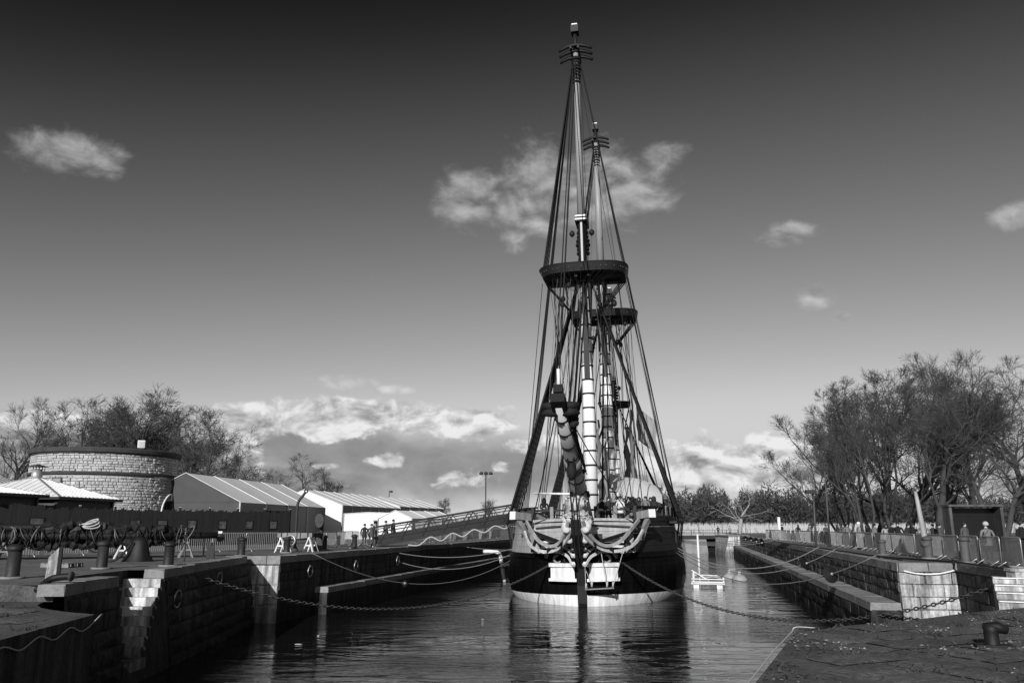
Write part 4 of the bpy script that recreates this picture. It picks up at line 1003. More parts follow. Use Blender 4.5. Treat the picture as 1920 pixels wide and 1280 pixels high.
for z in (.6, 2.0):
    mb = MB(); mb.box((Lf / 2, .06, z), (Lf, .06, .12)); mb.build('fence_rail', M_wood, fence)
for i, (x, z, wd, hh) in enumerate(((4.2, 1.6, 1.3, .95), (9.7, 1.75, 1.0, .7), (16.5, 1.7, .8, .6), (18.6, 1.65, .8, .7), (21.0, 1.65, .8, .7), (23.6, 1.6, .75, .75), (26.0, 1.6, .75, .75), (28.3, 1.6, .75, .75))):
    po = thing('poster_board', ORD[i] + ' small picture poster from the left on the dark palisade', 'poster', fence.location + Matrix.Rotation(fence.rotation_euler.z, 3, 'Z') @ Vector((x, -.05, z)), fence.rotation_euler.z, 'posters on the palisade')
    mb = MB(); mb.box((0, 0, 0), (wd, .02, hh)); mb.build('board', M_screen, po); mb = MB(); mb.box((0, -.014, 0), (wd * .82, .012, hh * .8)); mb.build('print', mat('poster_print', .07, .6, .6, 2.2, hard=True), po)

# ---- tents
def tent(name, label, loc, ang, L, W, ze, zr, nb, mroof, mside, mgab, door=None):
    t_ = thing(name, label, 'tent', loc, -ang); b0 = L / nb
    for i in range(nb):
        y0, y1 = i * b0, (i + 1) * b0
        for s in (0, 1):
            xe, xr = (0, -W / 2) if s == 0 else (-W, -W / 2); vs = []; n = 5; m_ = 6
            for a in range(m_ + 1):
                for c_ in range(n + 1):
                    u, v_ = a / m_, c_ / n; sg = .07 * math.sin(math.pi * u) * math.sin(math.pi * v_)
                    vs.append((xe + (xr - xe) * v_ + (0.12 * (1 - v_) if s == 0 else -.12 * (1 - v_)), y0 + .03 + (b0 - .06) * u, ze + (zr - ze) * v_ - sg))
            mb = MB(); mb.add(vs, [(a * (n + 1) + c_, (a + 1) * (n + 1) + c_, (a + 1) * (n + 1) + c_ + 1, a * (n + 1) + c_ + 1) for a in range(m_) for c_ in range(n)], 0, True); mb.build('roof_panel', mroof, t_)
            if door and s == 0 and i in door: 
                mb = MB(); mb.add([(xe, y0 + .1, ze - .65), (xe, y1 - .1, ze - .65), (xe, y1 - .1, ze), (xe, y0 + .1, ze)], [(0, 1, 2, 3)]); mb.build('valance', mside, t_)
                continue
            vs = []
            for a in range(9): u = a / 8; dx = .05 * math.sin(a * 2.4) ; vs += [(xe + dx, y0 + .06 + (b0 - .12) * u, 0), (xe + dx * .3, y0 + .06 + (b0 - .12) * u, ze - .28)]
            mb = MB(); mb.add(vs, [(2 * a, 2 * a + 2, 2 * a + 3, 2 * a + 1) for a in range(8)], 0, True); mb.build('side_wall', mside, t_)
            mb = MB(); mb.add([(xe + .04, y0, ze - .32), (xe + .04, y1, ze - .32), (xe + .04, y1, ze + .02), (xe + .04, y0, ze + .02)], [(0, 1, 2, 3)]); mb.build('eave_valance', mside, t_)
    for i in range(nb + 1):
        y = i * b0
        for xe in (0.06, -W - .06):
            mb = MB(); mb.box((xe, y, ze / 2), (.14, .14, ze)); mb.build('tent_pole', M_dmetal if mroof is M_canvas else M_metal, t_)
        mb = MB(); mb.strip([(.1, y, ze + .03), (-W / 2, y, zr + .04), (-W - .1, y, ze + .03)], .07, .05); mb.build('roof_rib', mroof, t_)
    for y in (0.02, L - .02):
        mb = MB(); mb.add([(0, y, ze), (-W, y, ze), (-W / 2, y, zr - .03)], [(0, 1, 2)]); mb.build('gable', mgab, t_)
        mb = MB(); mb.add([(0, y, 0), (-W, y, 0), (-W, y, ze - .02), (0, y, ze - .02)], [(0, 1, 2, 3)]); mb.build('gable_wall', mgab, t_)
    return t_
a0 = AT(446, HOR, 79); tent('marquee_tent', 'long grey marquee tent with bayed sloping roof beside the round tower', (a0.x, 79, 0), R(7.5), 23, 11.6, 3.75, 6.6, 4, M_canvW, M_canvD, mat('painted_shade_end_wall', .06, .6, .2, 1), (1,))  # dark end walls: the tower's shade painted into the canvas colour
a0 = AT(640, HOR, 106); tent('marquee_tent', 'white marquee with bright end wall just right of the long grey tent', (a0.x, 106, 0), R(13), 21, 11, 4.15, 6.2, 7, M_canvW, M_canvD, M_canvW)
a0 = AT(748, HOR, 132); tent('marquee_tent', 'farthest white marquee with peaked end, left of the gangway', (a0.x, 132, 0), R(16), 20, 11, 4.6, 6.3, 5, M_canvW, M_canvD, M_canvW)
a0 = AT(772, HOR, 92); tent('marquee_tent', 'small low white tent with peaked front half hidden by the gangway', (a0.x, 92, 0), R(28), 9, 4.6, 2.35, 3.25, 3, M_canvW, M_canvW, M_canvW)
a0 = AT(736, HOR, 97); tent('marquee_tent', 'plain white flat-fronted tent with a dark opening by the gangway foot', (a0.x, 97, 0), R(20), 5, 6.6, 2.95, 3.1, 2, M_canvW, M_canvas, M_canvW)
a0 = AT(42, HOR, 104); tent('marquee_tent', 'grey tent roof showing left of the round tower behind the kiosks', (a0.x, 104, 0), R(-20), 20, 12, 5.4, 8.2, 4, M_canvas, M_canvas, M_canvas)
gp_ = AT(709, HOR, 96.4)
op = thing('doorway_shade', 'dark doorway opening in the plain white tent front', 'doorway', (gp_.x, 96.5, 0), R(-20))
mb = MB(); mb.box((0, 0, 1.05), (1.25, .06, 2.1)); mb.build('opening', M_screen, op); mb = MB(); mb.box((0, -.03, 2.15), (1.4, .06, .1)); mb.build('lintel', M_metal, op)

# ---- lamp masts
def lampmast(label, px, ytop, yd, heads):
    top = AT(px, ytop, yd); h_ = top.z; t_ = thing('lamp_mast', label, 'lamp post', (top.x, yd, 0))
    mb = MB(); mb.tube([(0, 0, 0), (0, 0, h_)], [.13, .07], 8); mb.build('pole', M_dmetal, t_)
    mb = MB(); mb.beam((-.75 if heads > 1 else -.1, 0, h_ - .1), (.8, 0, h_ - .1), .08, .08); mb.build('cross_arm', M_dmetal, t_)
    for k in range(heads):
        x = -.7 + 1.45 * k / max(1, heads - 1) if heads > 1 else .45
        mb = MB(); mb.lathe([(.05, .25), (.26, .1), (.3, -.12), (.2, -.2)], 8, (x, -.05, h_ - .25)); mb.build('floodlight_head', M_dmetal, t_)
lampmast('tall slim lamp mast with floodlights left of the ship', 911, 884, 120, 3)
lampmast('lamp mast with twin floodlights above the white marquee', 633, 910, 150, 3)
lampmast('lamp mast with a single lamp above the farthest marquee', 730, 919, 170, 1)

# ---- crowd barriers
def make_barrier(name):
    t_ = thing(name, 'x', 'barrier'); mb = MB(); W, H_ = 2.15, 1.1
    fr = [(-W / 2, 0, .12), (-W / 2, 0, H_ - .12)] + [(-W / 2 + .12 - .12 * math.cos(a), 0, H_ - .12 + .12 * math.sin(a)) for a in (.5, 1.0, 1.57)] + [(W / 2 - .12 + .12 * math.sin(a), 0, H_ - .12 + .12 * math.cos(a)) for a in (0, .5, 1.0)] + [(W / 2, 0, H_ - .12), (W / 2, 0, .12)]
    mb.tube(fr, .024, 6, closed=True); mb.build('frame', M_metal, t_)
    mb = MB()
    for i in range(1, 18): x = -W / 2 + W * i / 18; mb.tube([(x, 0, .12), (x, 0, H_)], .0125, 4, cap=False)
    struct(mb.build('bars', M_metal, t_), 'stuff')
    for x in (-W / 2 + .3, W / 2 - .3):
        mb = MB(); mb.tube([(x, -.34, 0), (x, 0, .2), (x, .34, 0)], .022, 5); mb.build('foot', M_metal, t_)
    return t_
B0 = make_barrier('crowd_barrier'); B0k = kids(B0); used = [False]
def barrier(label, p, rz, group):
    if not used[0]:
        used[0] = True; B0['label'] = label; B0['group'] = group; B0.location = p; B0.rotation_euler = (0, 0, rz); return B0
    return dup(B0, label, p, rz, group, B0k)
def barrier_row(pts, group, lab, gap=2.2, jit=.08, seed=4):
    rn = random.Random(seed); pts = [Vector((*p, 0)) for p in pts]; acc = []; 
    for a, b_ in zip(pts, pts[1:]):
        L = (b_ - a).length; n = max(1, round(L / gap))
        for i in range(n): acc.append((a.lerp(b_, (i + .5) / n), math.atan2(b_.y - a.y, b_.x - a.x)))
    for i, (p, a) in enumerate(acc):
        barrier('crowd barrier %s, %s from the picture edge' % (lab, ORD[i]), p + Vector((rn.uniform(-jit, jit), rn.uniform(-jit, jit), 0)), a + rn.uniform(-.09, .09), group)
barrier_row([xy(G(-20, 1046)), xy(G(330, 1036)), xy(G(520, 1032))], 'crowd barriers on the left quay', 'in the row on the left quay')
barrier_row([xy(G(596, 1027)), xy(G(660, 1022)), xy(G(690, 1024))], 'crowd barriers by the gangway foot', 'by the gangway foot')
q0 = LC + DX * 30 - DN * 3.2; q1 = LC + DX * 64 - DN * 3.2
barrier_row([xy(q0), xy(q1)], 'crowd barriers under the gangway', 'along the far left quay under the gangway')

# ---- bollards
def make_bollard(name, m_, H_, r_):
    t_ = thing(name, 'x', 'bollard'); mb = MB()
    mb.lathe([(r_ * 1.08, 0), (r_ * 1.05, .05), (r_ * .92, .1), (r_ * .88, H_ * .80)], 16); mb.build('shaft', m_, t_)
    mb = MB(); mb.lathe([(r_ * .9, H_ * .80), (r_ * 1.1, H_ * .83), (r_ * 1.12, H_ * .90), (r_ * .9, H_ * .96), (r_ * .4, H_), (.02, H_ * 1.005)], 16); mb.build('cap', m_, t_)
    mb = MB(); mb.lathe([(r_ * 1.7, 0), (r_ * 1.7, .05), (r_ * 1.5, .06)], 16); mb.build('base_plate', M_cope, t_)
    return t_
BL = make_bollard('mooring_bollard', M_bollD, 1.0, .21); BLk = kids(BL)
BR = make_bollard('mooring_bollard', M_boll, 1.0, .21); BRk = kids(BR)
def put(proto, k_, i, p, label, group, sc_=1.0):
    if i == 0: o = proto; o['label'] = label; o['group'] = group; o.location = p
    else: o = dup(proto, label, p, 0, group, k_)
    o.scale = (1, 1, sc_); return o
lb = ['leaning closest to the left picture edge', 'standing in front of the rope-wrapped spars', 'at the head of the stone stairs', 'on the quay corner before the barrier row', 'below the anchor stock', 'right of the anchor stock', 'wrapped in mooring lines near the gangway foot']
for i, (px, py, k) in enumerate(((22, 1084, .98), (190, 1066, 1.0), (315, 1061, .92), (452, 1042, .95), (537, 1036, .9), (607, 1031, .95), (664, 1028, .95))):
    put(BL, BLk, i, G(px, py), 'dark iron mooring bollard ' + lb[i], 'bollards on the left quay', k)
rb = ['at the right picture edge, nearest the camera', 'beside the ladder', 'just right of the leaning pale pole', 'between the leaning pole and the grouped visitors', 'short and dark, beside the coping rope', 'below the tall visitor in the pale coat', 'near the row of dark rat guards', 'smaller, towards the far end of the right quay', 'farthest along the right quay']
for i, (px, py, k) in enumerate(((1908, 1063, 1.15), (1812, 1055, 1.1), (1742, 1047, 1.05), (1683, 1036, 1.0), (1655, 1040, .8), (1609, 1029, 1.0), (1579, 1025, 1.0), (1534, 1020, 1.0), (1501, 1014, 1.0))):
    put(BR, BRk, i, G(px, py), 'grey mooring bollard ' + rb[i], 'bollards on the right quay', k)

# ---- struck yards lying on trestles, wrapped with ropes and canvas
def trestle(label, loc, rz, H_, m_=None, wd=.8):
    t_ = thing('trestle', label, 'trestle', loc, rz); m_ = m_ or M_white2
    mb = MB(); mb.box((0, 0, H_ - .06), (wd, .12, .12)); mb.build('top_beam', m_, t_)
    for sx_ in (-1, 1):
        for sy_ in (-1, 1):
            mb = MB(); mb.beam((sx_ * (wd / 2 - .08), sy_ * .05, H_ - .1), (sx_ * (wd / 2 + .02), sy_ * .32, 0), .09, .06); mb.build('leg', m_, t_)
        mb = MB(); mb.beam((sx_ * (wd / 2 - .04), -.2, .38), (sx_ * (wd / 2 - .04), .2, .38), .05, .08); mb.build('brace', m_, t_)
    return t_
Y0, Y1 = Vector((-27.8, 35.6, 0)), Vector((-14.8, 41.4, 0)); yd = (Y1 - Y0).normalized(); yn = Vector((-yd.y, yd.x, 0)); ya = math.atan2(yd.y, yd.x)
for i, (k, lab) in enumerate(((.10, 'under the spars at the left picture edge'), (.36, 'under the middle of the wrapped spars'), (.70, 'under the spars behind the stair-head bollard'), (.90, 'under the right end of the spars'))):
    trestle('wooden trestle ' + lab, Y0.lerp(Y1, k), ya + math.pi / 2, .78, M_white2 if i == 2 else M_woodG, 1.2)
for i, (o_, z, k0, k1, r_, lab) in enumerate(((-.42, 1.05, -.1, .86, .25, 'nearest'), (.05, 1.05, -.15, 1.0, .27, 'longest'), (.5, 1.05, -.1, .94, .25, 'farthest back'), (-.18, 1.42, -.1, .74, .22, 'topmost'))):
    t_ = thing('yard_spar', '%s of the dark struck yards stacked on trestles at left' % lab, 'spar', (0, 0, 0), 0, 'yards stacked on the left quay')
    pts = [Y0.lerp(Y1, k0 + (k1 - k0) * j / 10) + yn * o_ + Vector((0, 0, z)) for j in range(11)]
    mb = MB(); mb.tube(pts, [r_ * (1 - .45 * (j / 10) ** 2) for j in range(11)], 10); mb.build('shaft', M_spar, t_)
    for j in range(5):
        p = Y0.lerp(Y1, k0 + (k1 - k0) * (.12 + .19 * j)) + yn * o_ + Vector((0, 0, z)); rr_ = r_ + .03; mb = MB()
        mb.tube([p + yd * q for q in (-.06, .06)], rr_, 10); mb.build('iron_band', M_iron, t_)
rn = random.Random(31)
bun = thing('rope_bundle', 'tangle of dark ropes and furled canvas lashed round the stacked yards', 'ropes', (0, 0, 0))
for k in range(120):                          # lashings round the whole stack
    u = rn.uniform(-.05, .9); c_ = Y0.lerp(Y1, u) + Vector((0, 0, 1.08)); rx, rz_ = rn.uniform(.55, .82), rn.uniform(.3, .52); tl = rn.uniform(-.5, .5)
    mb = MB(); mb.tube([c_ + yn * rx * math.cos(a) + Vector((0, 0, rz_ * math.sin(a))) + yd * tl * math.cos(a + k) for a in [i * math.pi / 7 for i in range(14)]], rn.uniform(.012, .032), 5, closed=True)
    mb.build('lashing', rn.choice((M_tar, M_tar, M_tar, M_spar, M_rope)), bun)
for k in range(70):                           # furled canvas rolls
    u = rn.uniform(-.05, .85); c_ = Y0.lerp(Y1, u) + yn * rn.uniform(-.6, .4) + Vector((0, 0, rn.uniform(.62, 1.5))); mb = MB(); L_ = rn.uniform(.8, 2.2)
    mb.tube([c_ + yd * (L_ * (i / 12 - .5)) + yn * rn.uniform(-.05, .05) + Vector((0, 0, .1 * math.sin(i * .65 + k) + rn.uniform(-.04, .04))) for i in range(13)], [rn.uniform(.08, .24) for i in range(13)], 7, smooth=False); mb.build('furled_canvas', M_tar if k % 5 else M_spar, bun)
for k in range(26):                           # loops hanging below
    u = rn.uniform(0, .8); c_ = Y0.lerp(Y1, u) - yn * rn.uniform(.3, .7); d_ = rn.uniform(.3, .75); mb = MB()
    mb.tube([c_ + yd * (rn.uniform(.9, 1.1) * .4 * math.cos(a)) + Vector((0, 0, .85 - d_ * math.sin(a))) for a in [i * math.pi / 8 for i in range(9)]], .03, 5); mb.build('hanging_loop', M_tar, bun)
for k, u in enumerate((.115, .19, .60)):      # pale coils on top
    c_ = Y0.lerp(Y1, u) + Vector((0, 0, 1.52)) - yn * .45; rc = thing('rope_coil', ('pale rope coil on the stacked yards, ' + ('leftmost of three', 'middle of three', 'rightmost of three')[k]), 'rope coil', c_, ya, 'pale coils on the yards')
    mb = MB()
    for q in range(3): mb.tube([Vector(((.36 - .04 * q) * math.cos(a), (.10 - .02 * q) * math.sin(a), .09 * q + .13 * math.sin(a + .5 * q))) for a in [i * math.pi / 9 for i in range(18)]], .035, 5, closed=True)
    mb.build('coil_turns', M_ropeL, rc)
    mb = MB(); mb.tube([Vector((-.5, -.05, .05)), Vector((0, 0, .14)), Vector((.5, .1, .04))], .03, 5); mb.build('loose_end', M_ropeL, rc)

# ---- anchor with wooden stock on trestles, davit behind it
ac = G(552, 1034); at_ = thing('ship_anchor', 'ship anchor with thick wooden stock and ring resting on two white trestles', 'anchor', (ac.x, ac.y, 0), R(-14))
mb = MB(); L_ = 2.3
mb.hexa([(-L_ / 2, -.1, .86), (0, -.19, .74), (0, .19, .74), (-L_ / 2, .1, .86), (-L_ / 2, -.1, 1.1), (0, -.19, 1.12), (0, .19, 1.12), (-L_ / 2, .1, 1.1)]); mb.hexa([(0, -.19, .74), (L_ / 2, -.1, .86), (L_ / 2, .1, .86), (0, .19, .74), (0, -.19, 1.12), (L_ / 2, -.1, 1.1), (L_ / 2, .1, 1.1), (0, .19, 1.12)])
stk = mb.build('stock', M_woodG, at_)
for x in (-.85, -.45, .2, .42, .9):
    mb = MB(); mb.box((x, 0, .96), (.07, .36, .34)); mb.build('stock_band', M_iron, stk)
mb = MB(); mb.tube([(0, 0, .93), (0.35, 2.6, .95)], [.12, .15], 8); mb.build('shank', M_iron, at_)
mb = MB(); mb.tube([(-.15 + .3 * math.cos(a), -.28, .66 + .3 * math.sin(a)) for a in [i * math.pi / 8 for i in range(16)]], .055, 6, closed=True); mb.build('ring', M_metal, at_)
mb = MB(); mb.tube(smooth_curve([(.55, 2.0, 1.85), (.42, 2.5, 1.4), (.35, 2.65, .95), (.3, 2.5, .5), (.28, 2.05, .12)], 4), .12, 8); mb.build('arm', M_iron, at_)
for z, sg in ((1.75, 1), (.25, -1)):
    mb = MB(); out = [(.3 * math.cos(a), .44 * math.sin(a)) for a in [i * math.pi / 8 for i in range(16)]]
    mb.add([(.5 + x, 2.0, z + sg * q + .1) for x, q in out] + [(.5 + x, 2.07, z + sg * q + .1) for x, q in out], [tuple(range(15, -1, -1)), tuple(range(16, 32))] + [(i, (i + 1) % 16, 16 + (i + 1) % 16, 16 + i) for i in range(16)]); mb.build('fluke', M_iron, at_)
trestle('white trestle under the left arm of the anchor stock', G(530, 1035), R(80), .86)
trestle('white trestle under the right arm of the anchor stock', G(582, 1034), R(82), .86)
dv = G(547, 1033); t_ = thing('davit', 'tall dark davit post with a bent head beside the anchor', 'davit', (dv.x, dv.y + .7, 0))
mb = MB(); mb.tube(smooth_curve([(0, 0, 0), (0, 0, 2.4), (.06, 0, 3.0), (.3, 0, 3.35), (.46, 0, 3.6)], 6), .085, 8); mb.build('post', M_dmetal, t_)
mb = MB(); mb.tube([(.5 + .1 * math.cos(a), 0, 3.66 + .1 * math.sin(a)) for a in [i * math.pi / 5 for i in range(10)]], .05, 6, closed=True); mb.build('eye', M_dmetal, t_)
mb = MB(); mb.lathe([(.22, 0), (.22, .05), (.12, .25)], 10); mb.build('socket', M_iron, t_)

# ---- small things along the left edge
p = G(97, 1086); t_ = thing('mooring_post', 'pale split timber post with dark side standing by the wall end', 'post', p, R(20))
mb = MB(); mb.hexa([(-.17, -.06, 0), (.1, -.06, 0), (.1, .06, 0), (-.17, .06, 0), (-.14, -.05, .62), (.1, -.05, .9), (.1, .05, .9), (-.14, .05, .62)]); mb.build('face_board', M_stone, t_); mb = MB(); mb.box((.15, 0, .45), (.09, .2, .95)); mb.build('side_board', M_wood, t_)
p = G(116, 1063); t_ = thing('wooden_pallet', 'small pale wooden pallet lying on the quay below the spars', 'pallet', p, R(-12))
for k in range(6):
    mb = MB(); mb.box((-.5 + .2 * k, 0, .15), (.15, .8, .03)); mb.build('slat', M_woodG, t_)
for y in (-.34, 0, .34):
    mb = MB(); mb.box((0, y, .07), (1.2, .1, .12)); mb.build('bearer', M_woodG, t_)
p = G(258, 1052); t_ = thing('covered_winch', 'winch hidden under a dark draped tarpaulin below the stacked spars', 'winch', p, 0)
mb = MB(); rn = random.Random(2); vs = []; nn = 18
for j, (r_, z) in enumerate(((.68, 0), (.52, .25), (.42, .55), (.36, .85), (.2, 1.02), (.03, 1.05))):
    for i in range(nn): a = 2 * math.pi * i / nn; q = r_ * (1 + .14 * math.sin(i * 3.5) * (1 - j / 6) + rn.uniform(-.04, .04)); vs.append((q * math.cos(a), q * math.sin(a) * .8, z))
mb.add(vs, [(j * nn + i, j * nn + (i + 1) % nn, (j + 1) * nn + (i + 1) % nn, (j + 1) * nn + i) for j in range(5) for i in range(nn)], 0, True); mb.build('tarpaulin', M_rubber, t_)
mb = MB(); mb.tube(smooth_curve([(-.1, -.45, .85), (-.35, -.6, .4), (-.6, -.75, .1), (-.95, -.8, .03)], 5), .05, 6); mb.build('hose', M_rubber, t_)
p = G(381, 1040); t_ = thing('service_post', 'small white service box on a thin post behind the stair head', 'post', p)
mb = MB(); mb.box((0, 0, 1.02), (.34, .16, .3)); mb.build('box', M_white, t_); mb = MB(); mb.tube([(0, 0, 0), (0, 0, .9)], .04, 6); mb.build('stem', M_dmetal, t_)
p = G(345, 1052); t_ = thing('ladder_handrail', 'thin upright handrail post at the edge of the dark quay wall', 'handrail', (p.x, p.y, 0))
mb = MB(); mb.tube([(0, 0, -.9), (0, 0, 1.05)], .035, 6); mb.build('upright', M_dmetal, t_); mb = MB(); mb.tube([(0, 0, -.9), (0, 0, -.45)], .045, 6); mb.build('painted_tip', M_white2, t_)
p = G(394, 1047); t_ = thing('marker_stone', 'squat square stone marker near the quay edge', 'marker', p, .2)
mb = MB(); mb.hexa([(-.18, -.14, 0), (.18, -.14, 0), (.18, .14, 0), (-.18, .14, 0), (-.15, -.11, .62), (.15, -.11, .62), (.15, .11, .62), (-.15, .11, .62)]); mb.build('shaft', M_bollD, t_); mb = MB(); mb.lathe([(.03, .6), (.05, .72), (.01, .8)], 8); mb.build('eye', M_iron, t_)
p = G(418, 1042); t_ = thing('light_globe', 'glass globe lantern hanging at the end of the stacked spars', 'lantern', (p.x, p.y - .6, .95))
mb = MB(); mb.lathe([(.02, -.24), (.17, -.15), (.23, 0), (.18, .14), (.08, .2)], 12); mb.build('globe', M_glass, t_); mb = MB(); mb.box((0, 0, .25), (.2, .12, .1)); mb.build('bracket', M_white, t_); mb = MB(); mb.tube([(0, 0, .28), (-.3, 0, .34)], .03, 5); mb.build('arm', M_dmetal, t_)
t_ = thing('bent_pipe', 'short black bent pipe lying on the corner of the upper quay step', 'pipe', G(98, 1095))
mb = MB(); mb.tube(smooth_curve([(-.22, -.3, -.15), (-.12, 0, .1), (.1, .1, .18), (.4, .12, .2)], 5), .09, 8); mb.build('pipe', M_rubber, t_); mb = MB(); mb.tube([(.38, .12, .2), (.44, .12, .2)], .13, 8); mb.build('flange', M_iron, t_)
# mooring rings on the walls
def wall_ring(label, p, nrm, r_=.28):
    t_ = thing('mooring_ring', label, 'ring', p, math.atan2(nrm.y, nrm.x)); mb = MB()
    mb.tube([(.08 + .02 * math.sin(a), r_ * math.cos(a), -r_ + r_ * math.sin(a)) for a in [i * math.pi / 8 for i in range(16)]], .035, 6, closed=True); mb.build('ring', M_metal, t_); mb = MB(); mb.box((.05, 0, 0), (.16, .14, .14)); mb.build('eye_bolt', M_iron, t_)
for i, (y, z, lab) in enumerate(((30.2, -.75, 'below the stair-head bollard'), (35.8, -.42, 'high on the wall near its right end'))):
    q = nlp(y, z); wall_ring('iron mooring ring on the dark near-left wall ' + lab, q + Vector((.08, 0, 0)), Vector((1, 0, 0)), .3)
for i, k in enumerate((3.2, 9.5, 17)):
    wall_ring('iron mooring ring on the left dock wall, %s from the pale corner' % ORD[i], LC + DX * k + DN * .08 + Vector((0, 0, -.6)), DN)

# ---- gangway to the ship
g0 = G(706, 1024); ge = SW(-6.4, 14.5, 5.1); gd = Vector((ge.x - g0.x, ge.y - g0.y, 0)); gl = gd.length; gt = (ge - g0)
gw_ = thing('gangway', 'long truss-sided footbridge rising from the left quay to the ship', 'gangway', (0, 0, 0))
gx = Vector((-gd.y, gd.x, 0)).normalized() * .75
for s in (-1, 1):
    for z, r_ in ((.12, .09), (1.45, .06), (.55, .02), (.8, .02), (1.05, .02), (1.28, .02)):
        mb = MB(); mb.beam(g0 + gx * s + Vector((0, 0, z)), ge + gx * s + Vector((0, 0, z)), r_ * 2, r_ * 2); mb.build('chord' if r_ > .05 else 'side_wire', M_dmetal, gw_)
    n = 7
    for i in range(n):
        a = g0.lerp(ge, i / n) + gx * s; b_ = g0.lerp(ge, (i + .55) / n) + gx * s; c_ = g0.lerp(ge, (i + 1) / n) + gx * s
        mb = MB(); mb.beam(a + Vector((0, 0, .1)), b_ + Vector((0, 0, 1.45)), .07, .07); mb.build('truss_diagonal', M_dmetal, gw_)
        mb = MB(); mb.beam(b_ + Vector((0, 0, 1.45)), c_ + Vector((0, 0, .1)), .05, .05); mb.build('truss_diagonal', M_dmetal, gw_)
for i in range(40):
    a = g0.lerp(ge, (i + .05) / 40); b_ = g0.lerp(ge, (i + .95) / 40); mb = MB(); mb.beam(a + Vector((0, 0, .1)), b_ + Vector((0, 0, .1)), 1.4, .05); mb.build('deck_board', M_woodG, gw_)
for s in (-1, 1):
    mb = MB(); pn = [g0 + gx * s * .97 + Vector((0, 0, .2)), ge + gx * s * .97 + Vector((0, 0, .2)), ge + gx * s * .97 + Vector((0, 0, .75)), g0 + gx * s * .97 + Vector((0, 0, .75))]; pn2 = [p + gx * s * -.03 for p in pn]; mb.hexa([pn[0], pn[1], pn2[1], pn2[0], pn[3], pn[2], pn2[2], pn2[3]]); mb.build('side_panel', mat('gangway_net', .035, .9, .2, 3), gw_)
pts = [g0.lerp(ge, .20) - gx * 1.25 + Vector((0, 0, -.25))]
for k in range(1, 6): pts += [g0.lerp(ge, .20 + .15 * k - .075) - gx * 1.3 + Vector((0, 0, -.42 + .03 * k)), g0.lerp(ge, .20 + .15 * k) - gx * 1.2 + Vector((0, 0, .06))]
pts += [ge - gx * 1.3 + Vector((.4, -.5, -.9)), ge - gx * 1.2 + Vector((.9, -.8, -2.2))]
rope('water_hose', smooth_curve(pts, 6), .055, M_ropeL, 'pale hose slung in waves along the gangway side', 'hose')

# ---- mooring lines with rat guards
def disc(label, p, d, r_=.36, group='rat guards on the mooring lines'):
    t_ = thing('rat_guard', label, 'rat guard', p, 0, group); mb = MB(); q = d.normalized().to_track_quat('Z', 'Y').to_matrix()
    tmp = MB(); tmp.lathe([(.05, .05), (r_, -.02), (r_, -.04), (.05, .02)], 20); mb.add([q @ Vector(v_) for v_ in tmp.v], tmp.f); mb.build('disc', M_rubber, t_)
    mb = MB(); tmp = MB(); tmp.lathe([(.06, -.1), (.06, .12)], 8); mb.add([q @ Vector(v_) for v_ in tmp.v], tmp.f); mb.build('hub', M_ropeL, t_)
def mooring(label, a, b_, drop, r_=.04, guard=None, m_=None, rg=.36, glab=''):
    pts = sag(a, b_, drop, 18); rope('mooring_line', pts, r_, m_ or M_rope, label, 'rope')
    if guard is not None:
        i = int(guard * 18); disc('black rat guard disc on ' + glab, pts[i], pts[i + 1] - pts[i], rg)
sb = SW(-5.2, 6.5, 3.3)
mooring('mooring line from the bow to the wrapped bollard on the left quay', G(664, 1026) + Vector((0, 0, .5)), sb, .9, .03, .14, None, .2, 'the upper left mooring line')
mooring('lower mooring line dipping along the left dock wall to the bow', G(672, 1026) + Vector((0, 0, .35)), SW(-5.3, 7, 3.0), 1.5, .03, .2, None, .2, 'the lower left mooring line')
mooring('slack thin mooring line deepest along the left dock wall', G(585, 1040) + Vector((0, 0, .1)), SW(-5.3, 7.5, 2.7), 1.75, .026, .42, None, .2, 'the slack left mooring line')
mooring('taut mooring line from the far left quay to the ship', G(828, 1020) + Vector((0, 0, .2)), SW(-5.6, 8.5, 3.1), .2, .035)
def GR(px, py, z=.25): return G(px, py) + Vector((0, 0, z))
def RL(k, z=.1): return RC + DX * k - DN * .05 + Vector((0, 0, z))
sr = SW(5.6, 7.5, 3.0)
mooring('mooring line from the right bow to the first guarded point on the right quay', sr, RL(3.6, .2), 1.7, .028, .88, None, .42, 'the nearest mooring line over the right ledge')
mooring('second mooring line from the right bow sagging towards the right quay', SW(5.7, 8, 3.1), RL(14, .2), 1.5, .028, .88, None, .40, 'the second mooring line over the right ledge')
mooring('third mooring line from the right bow to the right quay', SW(5.8, 8.5, 3.2), RL(20, .2), 1.4, .035, None)
for i, k in enumerate((44, 50, 57, 66)):
    mooring('%s far mooring line to the right quay with a round guard' % ORD[i], SW(6.0, 26 + 5 * i, 3.3), RL(k, .3), .5, .035, .88, None, .40, '%s far mooring line on the right' % ORD[i])

